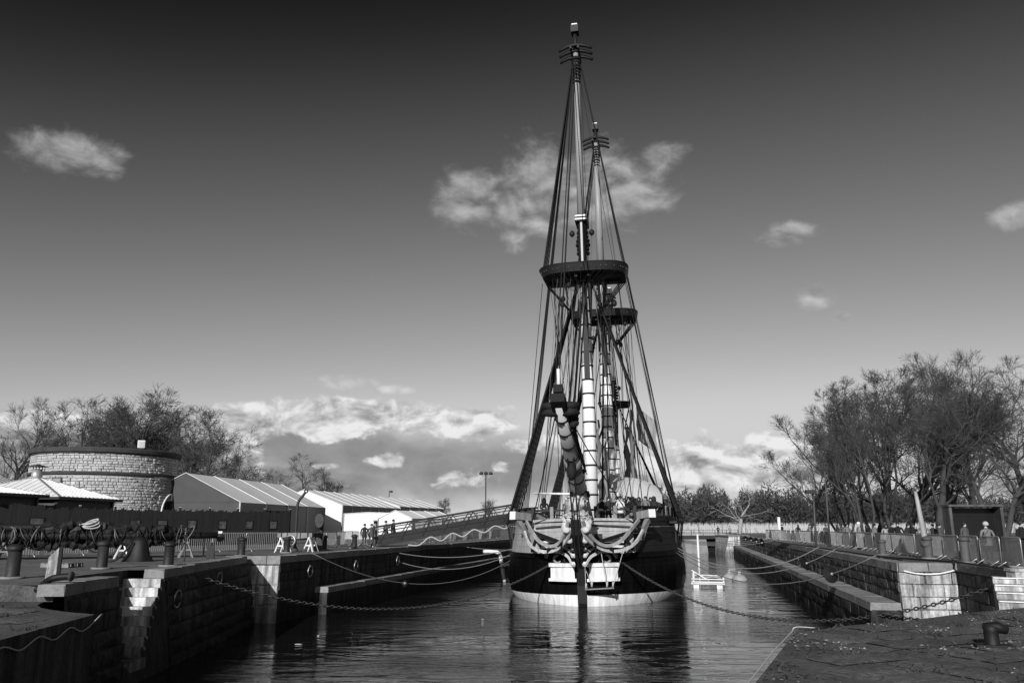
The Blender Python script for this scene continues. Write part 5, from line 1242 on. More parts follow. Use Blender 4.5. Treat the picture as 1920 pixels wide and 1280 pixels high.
# ---- chains
def chain(label, a, b_, drop, link_l=.2, r_=.026, n_side=4):
    L = sum((p - q).length for p, q in zip(sag(a, b_, drop, 40), sag(a, b_, drop, 40)[1:])); n = int(L / link_l); pts = sag(a, b_, drop, n); mb = MB()
    for i in range(n):
        p, q = pts[i], pts[i + 1]; d = (q - p).normalized(); u = d.cross(Vector((0, 0, 1))).normalized(); v_ = u.cross(d)
        if i % 2: u = v_
        c_ = (p + q) / 2; hl = link_l * .66; wd = link_l * .28
        mb.tube([c_ + d * hl * math.cos(t_) * (1 if abs(math.cos(t_)) < .6 else .95) + u * wd * math.sin(t_) for t_ in [k * math.pi / 4 for k in range(8)]], r_, n_side, closed=True)
    o = tag(mb.build('mooring_chain', M_iron), label, 'chain'); struct(o, 'stuff') if False else None
    return o
chain('heavy iron chain sagging from the near-left wall towards the bow', nlp(32.5, -.35) + Vector((.06, 0, 0)), SW(-1.9, 1.1, 2.5), 1.95)
chain('heavy iron chain sagging from the right bow to the right pier', SW(2.4, 1.1, 2.5), Vector((17.2, 30.2, -.7)), 2.1, .2, .028)

# ================================================================== RIGHT QUAY
BRW = [G(1927, 1068), G(1800, 1052), G(1640, 1033), G(1520, 1019), G(1436, 1011)]
barrier_row([xy(p) for p in BRW], 'crowd barriers on the right quay', 'in the row on the right quay', 2.2, .06, 9)

def bent_pole():
    p = G(1741, 1047); t_ = thing('leaning_pole', 'tall pale leaning pole with bent tip among the right barriers', 'pole', p)
    top = AT(1716, 921, p.y + .3) - p
    mb = MB(); mb.tube(smooth_curve([(0, 0, 0), (top.x * .45, .15, top.z * .5), (top.x * .82, .25, top.z * .86), (top.x, .3, top.z)], 6), [.15 - .08 * i / 18 for i in range(19)], 10); mb.build('shaft', mat('pale_pole_paint', .34, .6, .15, 2, streak=.2), t_)
    mb = MB(); mb.lathe([(.2, .55), (.24, .58), (.24, .72), (.2, .75)], 12, (top.x * .12, .04, 0)); mb.build('collar', M_boll, t_)
bent_pole()
p = G(1463, 1012); t_ = thing('white_post', 'plain white post standing at the far end of the right quay', 'post', p)
hh = AT(1461, 971, p.y).z; mb = MB(); mb.tube([(0, 0, 0), (0, 0, hh)], .17, 10); mb.build('shaft', M_white, t_); mb = MB(); mb.lathe([(.2, hh), (.17, hh + .1), (.02, hh + .14)], 10); mb.build('cap', M_white, t_)
for label, px, yb, ptx, pty in (('thin lamp post left of two behind the right quay', 1527, 60, 1520, 922), ('taller thin lamp post with boxed head behind the right quay', 1553, 62, 1541, 878)):
    b0 = AT(px, HOR, yb); tp = AT(ptx + 5, pty, yb); t_ = thing('street_lamp', label, 'lamp post', (b0.x, yb, 0)); d = Vector((tp.x - b0.x, 0, tp.z))
    mb = MB(); mb.tube([(0, 0, 0), d], [.09, .05], 8); mb.build('pole', M_boll, t_); mb = MB(); mb.box(d + Vector((-.2, 0, .02)), (.75, .3, .28)); mb.build('lamp_head', M_dmetal, t_)
# dark display shelter
p0, p1 = AT(1793, HOR, 49), AT(1874, HOR, 50); t_ = thing('display_shelter', 'dark open-fronted display shelter under the right-hand trees', 'shelter', ((p0.x + p1.x) / 2, 50, 0), R(-3)); W_ = p1.x - p0.x
for x in (-W_ / 2 + .08, W_ / 2 - .08):
    mb = MB(); mb.box((x, -.1, 1.32), (.16, .9, 2.64)); mb.build('side_panel', M_boll, t_)
mb = MB(); mb.box((0, .3, 1.3), (W_ - .34, .08, 2.56)); mb.build('back_panel', M_screen, t_); mb = MB(); mb.box((0, -.1, 2.72), (W_ + .1, 1.1, .12)); mb.build('roof', M_boll, t_)
# leaning ladder, steps, hoses, iron cleat
lad = thing('dock_ladder', 'iron ladder going down the recess beside the pale pier face', 'ladder', (0, 0, 0))
la, lb_ = G(1822, 1052), G(1843, 1056)
for a in (la, lb_):
    mb = MB(); mb.tube([a + Vector((-.25, -.3, -2.4)), a + Vector((-.1, -.1, 0)), a + Vector((-.05, -.05, .75)), a + Vector((.3, .2, .8))], .045, 6); mb.build('rail', M_boll, lad)
for k in range(9):
    z = -2.2 + .28 * k; u = Vector((-.25 + .15 * (z + 2.4) / 2.4, -.3 + .2 * (z + 2.4) / 2.4, z)); mb = MB(); mb.tube([la + u, lb_ + u], .025, 5); mb.build('rung', M_boll, lad)
s0, s1 = Vector((15.9, 25.6, 0)), Vector((14.1, 22.3, RPZ)); sd_ = (s1 - s0); hd = Vector((sd_.x, sd_.y, 0)).normalized()
stn = thing('stone_steps', 'short flight of pale stone steps from the right quay to the foreground platform', 'steps', (0, 0, 0))
for k in range(4):
    c_ = s0.lerp(s1, (k + .5) / 4); zt = -.02 - .155 * k; mb = MB(); M3 = Matrix.Rotation(math.atan2(hd.y, hd.x), 3, 'Z'); mb.box((c_.x, c_.y, (zt - 1.6) / 2), (1.0, 2.0, zt + 1.6), M=M3); mb.build('step', M_stone, stn)
    mb = MB(); mb.box((c_.x + hd.x * .5, c_.y + hd.y * .5, zt + .004), (.1, 1.96, .03), M=M3); mb.build('nosing', M_white2, stn)
rope('hanging_hose', sag(RC + Vector((.15, -.14, -.28)), PB + Vector((-.1, -.16, -.22)), .16, 12), .035, M_white, 'white hose hanging in a shallow curve across the right pier face', 'hose')
for i, (a, b_) in enumerate(((G(1440, 1014), G(1690, 1053)), (G(1650, 1047), G(1790, 1057)), (G(1790, 1057), G(1900, 1073)))):
    n = 14; rn = random.Random(i); pts = [a.lerp(b_, k / n) + Vector((rn.uniform(-.06, .06), rn.uniform(-.06, .06), .09)) for k in range(n + 1)]
    rope('edge_cable', smooth_curve(pts, 3), .045, M_rubber, 'black cable lying along the right quay edge, %s' % ('far stretch', 'stretch above the pale pier face', 'stretch beside the ladder')[i], 'cable')
p = G(1862, 1216, RPZ); t_ = thing('iron_cleat', 'small black iron mooring cleat on the right foreground platform', 'cleat', p, R(-15))
mb = MB(); mb.lathe([(.16, .03), (.13, .1), (.12, .3), (.14, .38), (.02, .42)], 12); mb.build('post', M_rubber, t_); mb = MB(); mb.tube([(-.1, 0, .35), (.12, 0, .37), (.27, 0, .32)], [.09, .1, .07], 8); mb.build('horn', M_rubber, t_); mb = MB(); mb.box((.02, 0, .045), (.62, .34, .07)); mb.build('base_plate', M_rubber, t_)
p = Vector((15.0, 23.7, RPZ)); p = G(1916, 1122, RPZ); t_ = thing('gate_pillar', 'pale stone pillar cut by the right picture edge', 'pillar', p, .1)
mb = MB(); mb.hexa([(-.26, -.22, 0), (.3, -.22, 0), (.3, .22, 0), (-.26, .22, 0), (-.24, -.2, .8), (.28, -.2, .8), (.28, .2, .8), (-.24, .2, .8)]); mb.build('shaft', M_stone, t_); mb = MB(); mb.box((.02, 0, .84), (.6, .48, .08)); mb.build('cap', M_stone, t_)

# pontoon, buoys and marker pole right of the ship
p = G(1328, 1100, WZ); pt = thing('work_pontoon', 'small white floating work raft with an angled frame beside the ship', 'raft', (p.x, p.y, WZ), R(-14)); pt.scale = (.85, .85, .75)
for x in (-1.05, 1.05):
    mb = MB(); mb.box((x, 0, .12), (.5, 2.6, .44)); mb.build('float', M_white2, pt)
for y in (-1.2, -.4, .4, 1.2):
    mb = MB(); mb.box((0, y, .44), (3.0, .5, .1)); mb.build('deck_board', M_white2, pt)
for z in (.62, .9):
    mb = MB(); mb.beam((-1.45, -1.3, z), (1.5, -1.3, z - .02), .1, .09); mb.build('fender_bar', M_white, pt)
for a, b_ in (((-1.3, -1.1, .5), (-1.3, -1.1, 1.5)), ((-1.4, -1.1, 1.75), (.1, -1.1, .75)), ((-1.3, 1.1, .5), (-1.3, 1.1, 1.5)), ((-1.3, -1.1, 1.3), (1.2, 1.1, 1.1)), ((1.4, -1.1, .5), (1.4, -1.1, 1.1))):
    mb = MB(); mb.beam(a, b_, .11, .11); mb.build('frame_bar', M_white2, pt)
mb = MB(); mb.tube(smooth_curve([(-.9, -.6, 1.2), (-.3, -.2, .95), (.4, -.1, 1.05), (1.2, -.4, .95)], 5), .06, 6); mb.build('hose', M_ropeL, pt)
for i, (px, py) in enumerate(((1368, 1085), (1387, 1088))):
    q = G(px, py, WZ); t_ = thing('mooring_buoy', ('left' if i == 0 else 'right') + ' one of two pale buoys floating beside the white raft', 'buoy', q)
    mb = MB(); mb.lathe([(.1, -.3), (.62, -.12), (.7, .12), (.45, .42), (.12, .55), (.02, .58)], 14); mb.build('float', mat('buoy_paint', .35, .5, .2, 2), t_); mb = MB(); mb.tube([(.1 * math.cos(a), 0, .66 + .1 * math.sin(a)) for a in [k * math.pi / 5 for k in range(10)]], .03, 5, closed=True); mb.build('eye', M_white, t_)
q = G(1311, 1066, WZ); t_ = thing('marker_pole', 'slim white marker pole rising from the water right of the hull', 'pole', (q.x, q.y - 22, WZ)); q = AT(1311, 1066, q.y - 22); t_.location.x = q.x
hh = AT(1310, 1003, t_.location.y).z - WZ; mb = MB(); mb.tube([(0, 0, -.5), (0, 0, hh)], .09, 8); mb.build('shaft', M_white2, t_); mb = MB(); mb.lathe([(.12, hh - .05), (.12, hh + .05), (.02, hh + .1)], 8); mb.build('cap', M_white, t_)
# white pump pipe left of the ship
q = AT(936, 1035, 74); t_ = thing('pump_pipe', 'bent white pump pipe reaching from the left wall into the water', 'pipe', (q.x, q.y, 0))
mb = MB(); mb.tube(smooth_curve([(-1.4, .4, -.72), (-.5, 0, -.70), (.05, -.1, -.95), (.25, -.1, -2.0), (.5, -.1, -3.4)], 6), .17, 10); mb.build('main_pipe', M_white2, t_); mb = MB(); mb.tube(smooth_curve([(.3, -.1, -2.0), (.9, -.1, -1.85), (1.3, -.1, -2.1), (1.7, -.1, -3.0)], 6), .12, 8); mb.build('branch_pipe', M_white2, t_); mb = MB(); mb.lathe([(.22, -2.1), (.22, -1.9)], 10, (.28, -.1, 0)); mb.build('flange', M_metal, t_)

# litter floating on the water
for i, (px, py, lab) in enumerate(((560, 1207, 'long pale scrap floating in front of the left pier'), (597, 1191, 'tiny pale scrap floating beyond the longer one'), (905, 1160, 'small pale chip floating left of the bow'))):
    q = G(px, py, WZ + .01); mb = MB(); L_ = (.16, .06, .06)[i]; mb.tube([(-L_, 0, 0), (-L_ * .3, .02, .005), (L_ * .4, -.02, .005), (L_, .02, 0)], [.01, .018, .016, .008], 6); o = tag(mb.build('floating_scrap', M_ropeL), lab, 'scrap', 'scraps on the water'); o.location = q
# ---- far end of the dock: piers and a low swing bridge
ey = LF.y
br = thing('dock_bridge', 'low bridge and gate closing the far end of the dock', 'bridge', (0, 0, 0))
xa, xb = LF.x - 2, RF.x + 1
mb = MB(); mb.box(((xa + xb) / 2, ey + 1.5, -.42), (xb - xa, 4.0, .55)); mb.build('deck', M_dmetal, br)
for px0, px1, m_ in ((1270, 1322, M_cope), (1360, 1404, M_stone), (1100, 1268, M_wallD)):
    x0 = AT(px0, HOR, ey).x; x1 = AT(px1, HOR, ey).x; mb = MB(); mb.hexa([(x0, ey - .6, WZ - 1), (x1 + .3, ey - .6, WZ - 1), (x1, ey + 4, WZ - 1), (x0, ey + 4, WZ - 1), (x0 + .3, ey - .3, -.7), (x1, ey - .3, -.7), (x1, ey + 4, -.7), (x0 + .3, ey + 4, -.7)]); mb.build('pier', m_, br)
mb = MB(); mb.box((AT(1341, HOR, ey + 3).x, ey + 3.4, -2), (4.5, .3, 3)); mb.build('gate_leaf', M_screen, br)
for k in range(16):
    x = xa + (xb - xa) * k / 15; mb = MB(); mb.box((x, ey - .2, .35), (.08, .08, 1.0)); mb.build('rail_post', M_dmetal, br)
for z in (.4, .85):
    mb = MB(); mb.box(((xa + xb) / 2, ey - .2, z), (xb - xa, .06, .06)); mb.build('rail', M_dmetal, br)
RP1 = RF + Vector((-3.4, -12, 0)); t_ = thing('stone_abutment', 'pale battered pier head where the right quay meets the far bridge', 'pier', (0, 0, 0))
mb = MB(); x0, x1 = AT(1363, HOR, ey - 14).x, AT(1402, HOR, ey - 14).x; y_ = ey - 14
mb.hexa([(x0 - .9, y_, WZ - 1), (x1, y_, WZ - 1), (x1, y_ + 9, WZ - 1), (x0, y_ + 9, WZ - 1), (x0 + .3, y_ + .3, -.1), (x1, y_ + .3, -.1), (x1, y_ + 9, -.1), (x0 + .3, y_ + 9, -.1)]); mb.build('stonework', M_stone, t_); mb = MB(); mb.box(((x0 + x1) / 2 + .15, y_ + 4.6, -.02), (x1 - x0, 9, .16)); mb.build('coping', M_cope, t_)

# ================================================================== TREES
def grow(seed, H=16.0, r0=.32, stems=1, t0=.28, nch=(11, 7, 6, 5), ang=(.75, .8, .85, .9), ratio=(.52, .52, .52, .55), trop=(.06, .10, .08, .05, .03), wob=.12, lean=(0, 0), nseg=(9, 6, 4, 3, 2), rmin=.018, spread=.12):
    rng = np.random.default_rng(seed); V = []; Fc = []; lev_of = []; off = 0
    pos = np.zeros((stems, 3)); pos[:, :2] = rng.normal(0, .25 * (stems > 1), (stems, 2))
    d = np.tile(np.array([lean[0], lean[1], 1.0]), (stems, 1)); d[:, :2] += rng.normal(0, spread, (stems, 2)) * (1.8 if stems > 1 else .4); d /= np.linalg.norm(d, axis=1)[:, None]
    L = H * rng.uniform(.85, 1.0, stems) * .86; r = np.full(stems, r0) * (1.0 if stems == 1 else .62)
    for lev in range(len(nseg)):
        ns = nseg[lev]; k = len(pos); sides = (8, 6, 4, 3, 3)[lev]
        P_ = [pos.copy()]; D_ = [d.copy()]; Rr = [r.copy()]; q = pos.copy(); dd = d.copy()
        for i in range(ns):
            dd = dd + rng.normal(0, wob * (1 + .25 * lev), dd.shape); dd[:, 2] += trop[lev]; dd /= np.linalg.norm(dd, axis=1)[:, None]
            q = q + dd * (L / ns)[:, None]; P_.append(q.copy()); D_.append(dd.copy()); Rr.append(np.maximum(r * (1 - .78 * (i + 1) / ns), rmin * .6))
        P_ = np.array(P_); D_ = np.array(D_); Rr = np.array(Rr)          # (ns+1,k,..)
        ref = np.where(np.abs(D_[..., 2:3]) > .9, np.array([1., 0, 0]), np.array([0, 0, 1.])); u = np.cross(D_, ref); u /= np.linalg.norm(u, axis=-1)[..., None]; w_ = np.cross(D_, u)
        a = np.arange(sides) * 2 * np.pi / sides
        ring = P_[:, :, None, :] + Rr[:, :, None, None] * (u[:, :, None, :] * np.cos(a)[None, None, :, None] + w_[:, :, None, :] * np.sin(a)[None, None, :, None])
        V.append(ring.reshape(-1, 3)); idx = np.arange((ns + 1) * k * sides).reshape(ns + 1, k, sides) + off; nx = np.roll(idx, -1, 2)
        fc = np.stack([idx[:-1], nx[:-1], nx[1:], idx[1:]], -1).reshape(-1, 4); Fc.append(fc); off += (ns + 1) * k * sides; lev_of.append(lev)
        if lev == len(nseg) - 1: break
        n = nch[lev]; lo = t0 if lev == 0 else .2
        tt = rng.uniform(lo, 1.0, (k, n)); tt[:, 0] = 1.0; fi = tt * ns; i0 = np.minimum(fi.astype(int), ns - 1); fr = fi - i0; kk = np.repeat(np.arange(k)[:, None], n, 1)
        p = P_[i0, kk] * (1 - fr[..., None]) + P_[i0 + 1, kk] * fr[..., None]; pd = D_[i0 + 1, kk]; rr_ = Rr[i0, kk] * (1 - fr) + Rr[i0 + 1, kk] * fr
        rv = rng.normal(0, 1, (k, n, 3)); rv -= pd * (rv * pd).sum(-1, keepdims=True); rv /= np.linalg.norm(rv, axis=-1)[..., None]
        al = ang[lev] * rng.uniform(.55, 1.2, (k, n)); al[:, 0] *= .3
        cd_ = pd * np.cos(al)[..., None] + rv * np.sin(al)[..., None]
        L2 = (L[:, None] * ratio[lev] * (1.15 - .55 * tt) * rng.uniform(.7, 1.25, (k, n)))
        pos = p.reshape(-1, 3); d = cd_.reshape(-1, 3); L = L2.reshape(-1); r = np.maximum(np.minimum(rr_.reshape(-1) * .72, .022 * L + .012), rmin)
    return V, Fc
def np_mesh(name, v_, f_, m_):
    me = bpy.data.meshes.new(name); me.vertices.add(len(v_)); me.vertices.foreach_set('co', np.ascontiguousarray(v_, dtype=np.float32).ravel())
    n = f_.shape[1]; me.loops.add(f_.size); me.loops.foreach_set('vertex_index', f_.ravel().astype(np.int32)); me.polygons.add(len(f_)); me.polygons.foreach_set('loop_start', np.arange(len(f_), dtype=np.int32) * n)
    me.materials.append(m_); me.update(calc_edges=True); me.validate(); return me
def tree_meshes(seed, bark=None, twig=None, **k):
    V, Fc = grow(seed, **k); tv = np.concatenate(V[:2]); tf = np.concatenate(Fc[:2]); o = len(tv); cv = np.concatenate(V[2:]); cf = np.concatenate(Fc[2:]) - o
    return np_mesh('trunk', tv, tf, bark or M_bark), np_mesh('crown', cv, cf, twig or M_twig)
KW = dict(ang=(.7, .72, .68, .6), ratio=(.50, .56, .66, .95), wob=.13)
TP = {
 'broad': tree_meshes(1, H=16, r0=.34, t0=.2, nch=(14, 8, 7, 6), spread=.1, rmin=.011, **KW),
 'broad2': tree_meshes(12, H=16, r0=.40, stems=2, t0=.2, nch=(9, 7, 6, 6), spread=.16, rmin=.012, **KW),
 'slim': tree_meshes(5, H=16, r0=.22, stems=3, t0=.3, nch=(9, 6, 6, 6), ang=(.5, .65, .65, .6), ratio=(.38, .54, .66, .95), spread=.12, rmin=.012),
 'lean': tree_meshes(8, H=9, r0=.26, t0=.40, nch=(10, 7, 6, 5), lean=(.9, .1), trop=(.03, .06, .06, .05, .03), ang=(.7, .75, .7, .6), ratio=(.45, .55, .62, .85), spread=.05, rmin=.013),
 'round': tree_meshes(22, H=16, r0=.42, t0=.16, nch=(16, 9, 7, 5), ang=(.95, .85, .75, .7), ratio=(.54, .56, .6, .9), trop=(.05, .07, .05, .02, .0), rmin=.018),
 'round2': tree_meshes(27, H=16, r0=.40, stems=2, t0=.2, nch=(11, 8, 7, 5), ang=(.9, .85, .75, .7), ratio=(.50, .56, .6, .9), trop=(.05, .06, .04, .0, -.03), rmin=.018),
 'dead': tree_meshes(30, M_barkP, M_barkP, H=8, r0=.42, stems=1, t0=.3, nch=(8, 4, 3, 2), ang=(1.1, .8, .8, .8), ratio=(.7, .5, .5, .5), trop=(.02, .03, .03, .02, .02), rmin=.035),
}
def tree(kind, label, px, ytop, yd, rz=0.0, wide=1.0, group=None, base=16.0, mirror=False, flip=None):
    p = AT(px, HOR, yd); hh = AT(px, ytop, yd).z; sc_ = hh / base
    t_ = thing('bare_tree', label, 'tree', (p.x, yd, 0), rz, group); t_.scale = (sc_ * wide * (-1 if mirror else 1), sc_ * wide, sc_)
    link('trunk', TP[kind][0], t_); link('crown', TP[kind][1], t_); return t_
GRr, GLl = 'bare trees behind the right quay', 'bare trees behind the left buildings'
tree('broad', 'tallest bare tree right of centre, trunk between the leaning pole and the dark shelter', 1757, 690, 72, .4, 1.15, GRr)
tree('broad2', 'bare tree with two stems rising right of the dark shelter', 1884, 700, 66, 1.9, 1.2, GRr)
tree('broad', 'bare tree cut by the right picture edge', 1950, 698, 74, 3.1, 1.25, GRr)
tree('slim', 'slender many-stemmed bare tree behind the grouped visitors', 1622, 742, 78, .2, 1.3, GRr)
tree('slim', 'bare tree with thin upright stems left of the leaning pole', 1676, 712, 84, 2.2, 1.35, GRr)
tree('broad2', 'dense bare tree standing farther back between the thin stems', 1700, 702, 92, .9, 1.2, GRr)
tree('lean', 'bare tree leaning over to the right at the edge of the right grove', 1508, 846, 96, .15, .8, GRr, 7.2)
tree('slim', 'small bare tree beside the thin lamp posts', 1588, 790, 88, 4.2, 1.35, GRr)
tree('slim', 'thin-stemmed bare tree filling the gap behind the slender grove', 1640, 728, 100, 1.1, 1.35, GRr)
tree('slim', 'low bare tree at the left of the right grove beyond the lamp posts', 1582, 800, 104, 5.3, 1.4, GRr)
tree('broad', 'bare tree between the tallest tree and the dark shelter', 1792, 702, 86, 2.3, 1.15, GRr)
tree('round2', 'full bare tree filling the grove behind the grouped visitors', 1660, 735, 98, 4.0, 1.0, GRr)
tree('broad', 'bare tree farther back above the dark shelter', 1830, 712, 100, 5.0, 1.1, GRr)
tree('dead', 'pale bleached dead tree with spreading arms near the far bridge', 1385, 930, 168, .5, 1.25, None, 7.6)
tree('round', 'large round-headed bare tree directly behind the tower', 262, 745, 128, .3, 1.2, GLl)
tree('round', 'bare tree tucked between the two tallest behind the tower', 212, 770, 136, 3.3, 1.2, GLl)
tree('round2', 'bare tree right of the tallest behind the tower rim', 318, 786, 134, 1.2, 1.1, GLl)
tree('round2', 'bare tree left of the tallest one behind the tower', 165, 772, 132, 2.0, 1.15, GLl)
tree('broad', 'bare tree at the left picture edge', 2, 762, 118, 1.0, 1.0, GLl)
tree('round2', 'bare tree over the left end of the long grey tent', 368, 792, 126, 4.0, 1.1, GLl)
tree('broad2', 'low bare tree behind the left rim of the tower', 95, 805, 138, .7, 1.3, GLl)
tree('broad', 'drooping bare tree right of the tower, half behind the tent roof', 415, 848, 122, 2.6, 1.5, GLl)
tree('broad2', 'lone bare tree behind the ridge of the grey tent', 555, 862, 150, 3.6, 1.5, GLl)
tree('broad', 'smaller bare tree behind the white marquee ridge', 590, 884, 165, .2, 1.4, GLl)
tree('round', 'small far tree on the skyline left of the lamp mast', 834, 936, 330, .2, .9, 'far skyline trees')
tree('round', 'small far tree on the skyline beside the lamp mast', 918, 938, 330, 1.4, 1.0, 'far skyline trees')
# far wood: one mass of fine twigs over many trunks
rng = np.random.default_rng(4)
def twig_mass(name, cx, cy, rx, rz_, n_per, size, m_, trunk=True):
    vs = []; 
    for x, y, a, h_ in zip(cx, cy, rx, rz_):
        n = n_per; u = rng.normal(0, 1, (n, 3)); u /= np.linalg.norm(u, axis=1)[:, None]; u *= rng.uniform(.2, 1.12, (n, 1)) ** .6
        c_ = np.array([x, y, h_ * .52]) + u * np.array([a, a, h_ * .5]); c_[:, 2] = np.abs(c_[:, 2])
        d1 = rng.normal(0, 1, (n, 3)); d1[:, 2] = np.abs(d1[:, 2]) * 1.3; d1 /= np.linalg.norm(d1, axis=1)[:, None]; d2 = rng.normal(0, 1, (n, 3)) * .10
        L_ = size * rng.uniform(.5, 1.4, (n, 1)); vs.append(np.stack([c_, c_ + d1 * L_, c_ + d1 * L_ * .5 + d2 * L_], 1).reshape(-1, 3))
    v_ = np.concatenate(vs); f_ = np.arange(len(v_)).reshape(-1, 3)
    return struct(link(name, np_mesh(name, v_, f_, m_)), 'stuff')
n = 190; cx = np.linspace(38, 250, n) + rng.normal(0, 1.5, n); cy = 255 + rng.uniform(-25, 45, n); hh_ = rng.uniform(7.5, 13.5, n) + 1.2 * np.sin(cx * .11)
o = twig_mass('far_wood', cx, cy, rng.uniform(2.2, 5.0, n), hh_, 900, 1.7, M_wdark); o['label'] = 'dark far-off wood along the horizon right of the ship'
n = 60; cx = np.linspace(-150, 60, n); o = twig_mass('far_hedge', cx, 320 + rng.uniform(-20, 20, n), rng.uniform(3, 5, n), rng.uniform(3.5, 7, n), 300, 1.3, M_wdark); o['label'] = 'low far hedge on the horizon behind the gangway'
n = 12000; x = rng.uniform(34, 240, n); y = rng.uniform(185, 225, n); h_ = rng.uniform(1.5, 2.6, n); wd = .11; lx = rng.normal(0, .25, n)
v_ = np.stack([np.stack([x - wd, y, 0 * x], 1), np.stack([x + wd, y, 0 * x], 1), np.stack([x + lx, y + rng.normal(0, .2, n), h_], 1)], 1).reshape(-1, 3)
o = struct(link('reed_bed', np_mesh('reed_bed', v_, np.arange(len(v_)).reshape(-1, 3), M_reed)), 'stuff'); o['label'] = 'pale dry reed bed in front of the far wood'
n = 14; 
for k in range(n):
    px = 1310 + k * 44; p = AT(px, HOR, 182); t_ = thing('fence_stake', 'thin fence stake before the pale reeds, %s from the ship' % ORD[k], 'stake', (p.x, 182, 0), 0, 'stakes before the reeds'); mb = MB(); mb.tube([(0, 0, 0), (.04, 0, 2.0)], .09, 6); mb.build('stake', M_woodG, t_)

# ================================================================== PEOPLE
def person_mesh(pose, seed):
    V = [(0, 0, .94), (0, .0, 1.16), (0, .0, 1.36), (0, -.01, 1.47), (0, -.03, 1.56), (0, -.03, 1.66)]
    Rr = [(.165, .12), (.165, .125), (.15, .105), .055, (.078, .09), (.068, .08)]; E_ = [(0, 1), (1, 2), (2, 3), (3, 4), (4, 5)]
    V.append((0, -.125, 1.575)); Rr.append(.014); E_.append((4, 6))              # nose
    arms = {'down': [(.23, .02, 1.36), (.275, .05, 1.10), (.27, -.04, .88)], 'front': [(.23, .0, 1.36), (.29, -.02, 1.10), (.14, -.24, 1.08)], 'photo': [(.23, -.01, 1.36), (.27, -.14, 1.14), (.09, -.26, 1.44)], 'pocket': [(.23, .02, 1.36), (.32, .06, 1.12), (.22, -.08, .95)]}
    for s in (-1, 1):
        arm = arms[pose] if not (pose == 'photo' and s < 0 and seed % 2) else arms['front']; i = len(V)
        V += [(s * a, b_, c_) for a, b_, c_ in arm]; Rr += [.072, .052, .036]; E_ += [(2, i), (i, i + 1), (i + 1, i + 2)]
        el_, wr = Vector(V[i + 1]), Vector(V[i + 2]); d = (wr - el_).normalized(); j = len(V); pm = wr + d * .07; V.append(tuple(pm)); Rr.append((.036, .02)); E_.append((i + 2, j))
        sd1 = d.cross(Vector((1, 0, .2))).normalized()
        for q in range(4):
            b1 = pm + sd1 * (.026 * (q - 1.5)) + d * .03; b2 = b1 + d * (.045 if q in (1, 2) else .035) + Vector((-s * .012, -.01, 0)); k = len(V); V += [tuple(b1), tuple(b2)]; Rr += [.010, .008]; E_ += [(j, k), (k, k + 1)]
        th1 = wr + d * .03 - sd1 * .05; k = len(V); V += [tuple(th1), tuple(th1 + d * .04)]; Rr += [.012, .009]; E_ += [(i + 2, k), (k, k + 1)]
        i = len(V); sp = .02 * (seed % 3); V += [(s * .10, 0, .84), (s * (.11 + sp), -.02, .48), (s * (.11 + sp), .03, .09), (s * (.125 + sp), -.13, .045)]; Rr += [.098, .070, .048, (.045, .035)]; E_ += [(0, i), (i, i + 1), (i + 1, i + 2), (i + 2, i + 3)]
    me = skin_mesh('body', V, E_, Rr, 1, 0); return me, V
PB_ = {}
def person_variant(pose, coat, seed):
    key = (pose, coat, seed % 3)
    if key in PB_: return PB_[key]
    me, V = person_mesh(pose, seed % 3)
    for m_ in (COATS[coat], M_skin, M_jean if seed % 2 else COATS[0], M_shoe): me.materials.append(m_)
    hands = [Vector(V[9 + 3 - 2]), ]
    arms_w = [Vector(V[9]), Vector(V[9 + 3 + 1 + 8 + 2 + 4])]
    for p in me.polygons:
        c_ = p.center; mi = 0
        if c_.z > 1.475: mi = 1
        elif c_.z < .80 and abs(c_.x) < .235: mi = 2 if c_.z > .10 else 3
        for w_ in arms_w:
            if (c_ - w_).length < .19 and (c_ - w_).dot(Vector((0, -1, 0)) if pose != 'down' else Vector((0, 0, -1))) > .015: mi = 1
        p.material_index = mi; p.use_smooth = True
    PB_[key] = me; return me
def cap_mesh(kind):
    mb = MB(); 
    if kind == 'hair': mb.lathe([(.098, -.02), (.112, .04), (.105, .09), (.07, .135), (.01, .15)], 12)
    elif kind == 'long': mb.lathe([(.11, -.20), (.12, -.1), (.118, .04), (.105, .09), (.07, .135), (.01, .15)], 12)
    elif kind == 'hat': mb.lathe([(.112, .0), (.125, .02), (.128, .09), (.1, .15), (.05, .185), (.01, .19)], 12)
    elif kind == 'hood': mb.lathe([(.14, -.17), (.15, -.05), (.14, .06), (.1, .13), (.01, .165)], 12)
    return mb
CAPS = {}
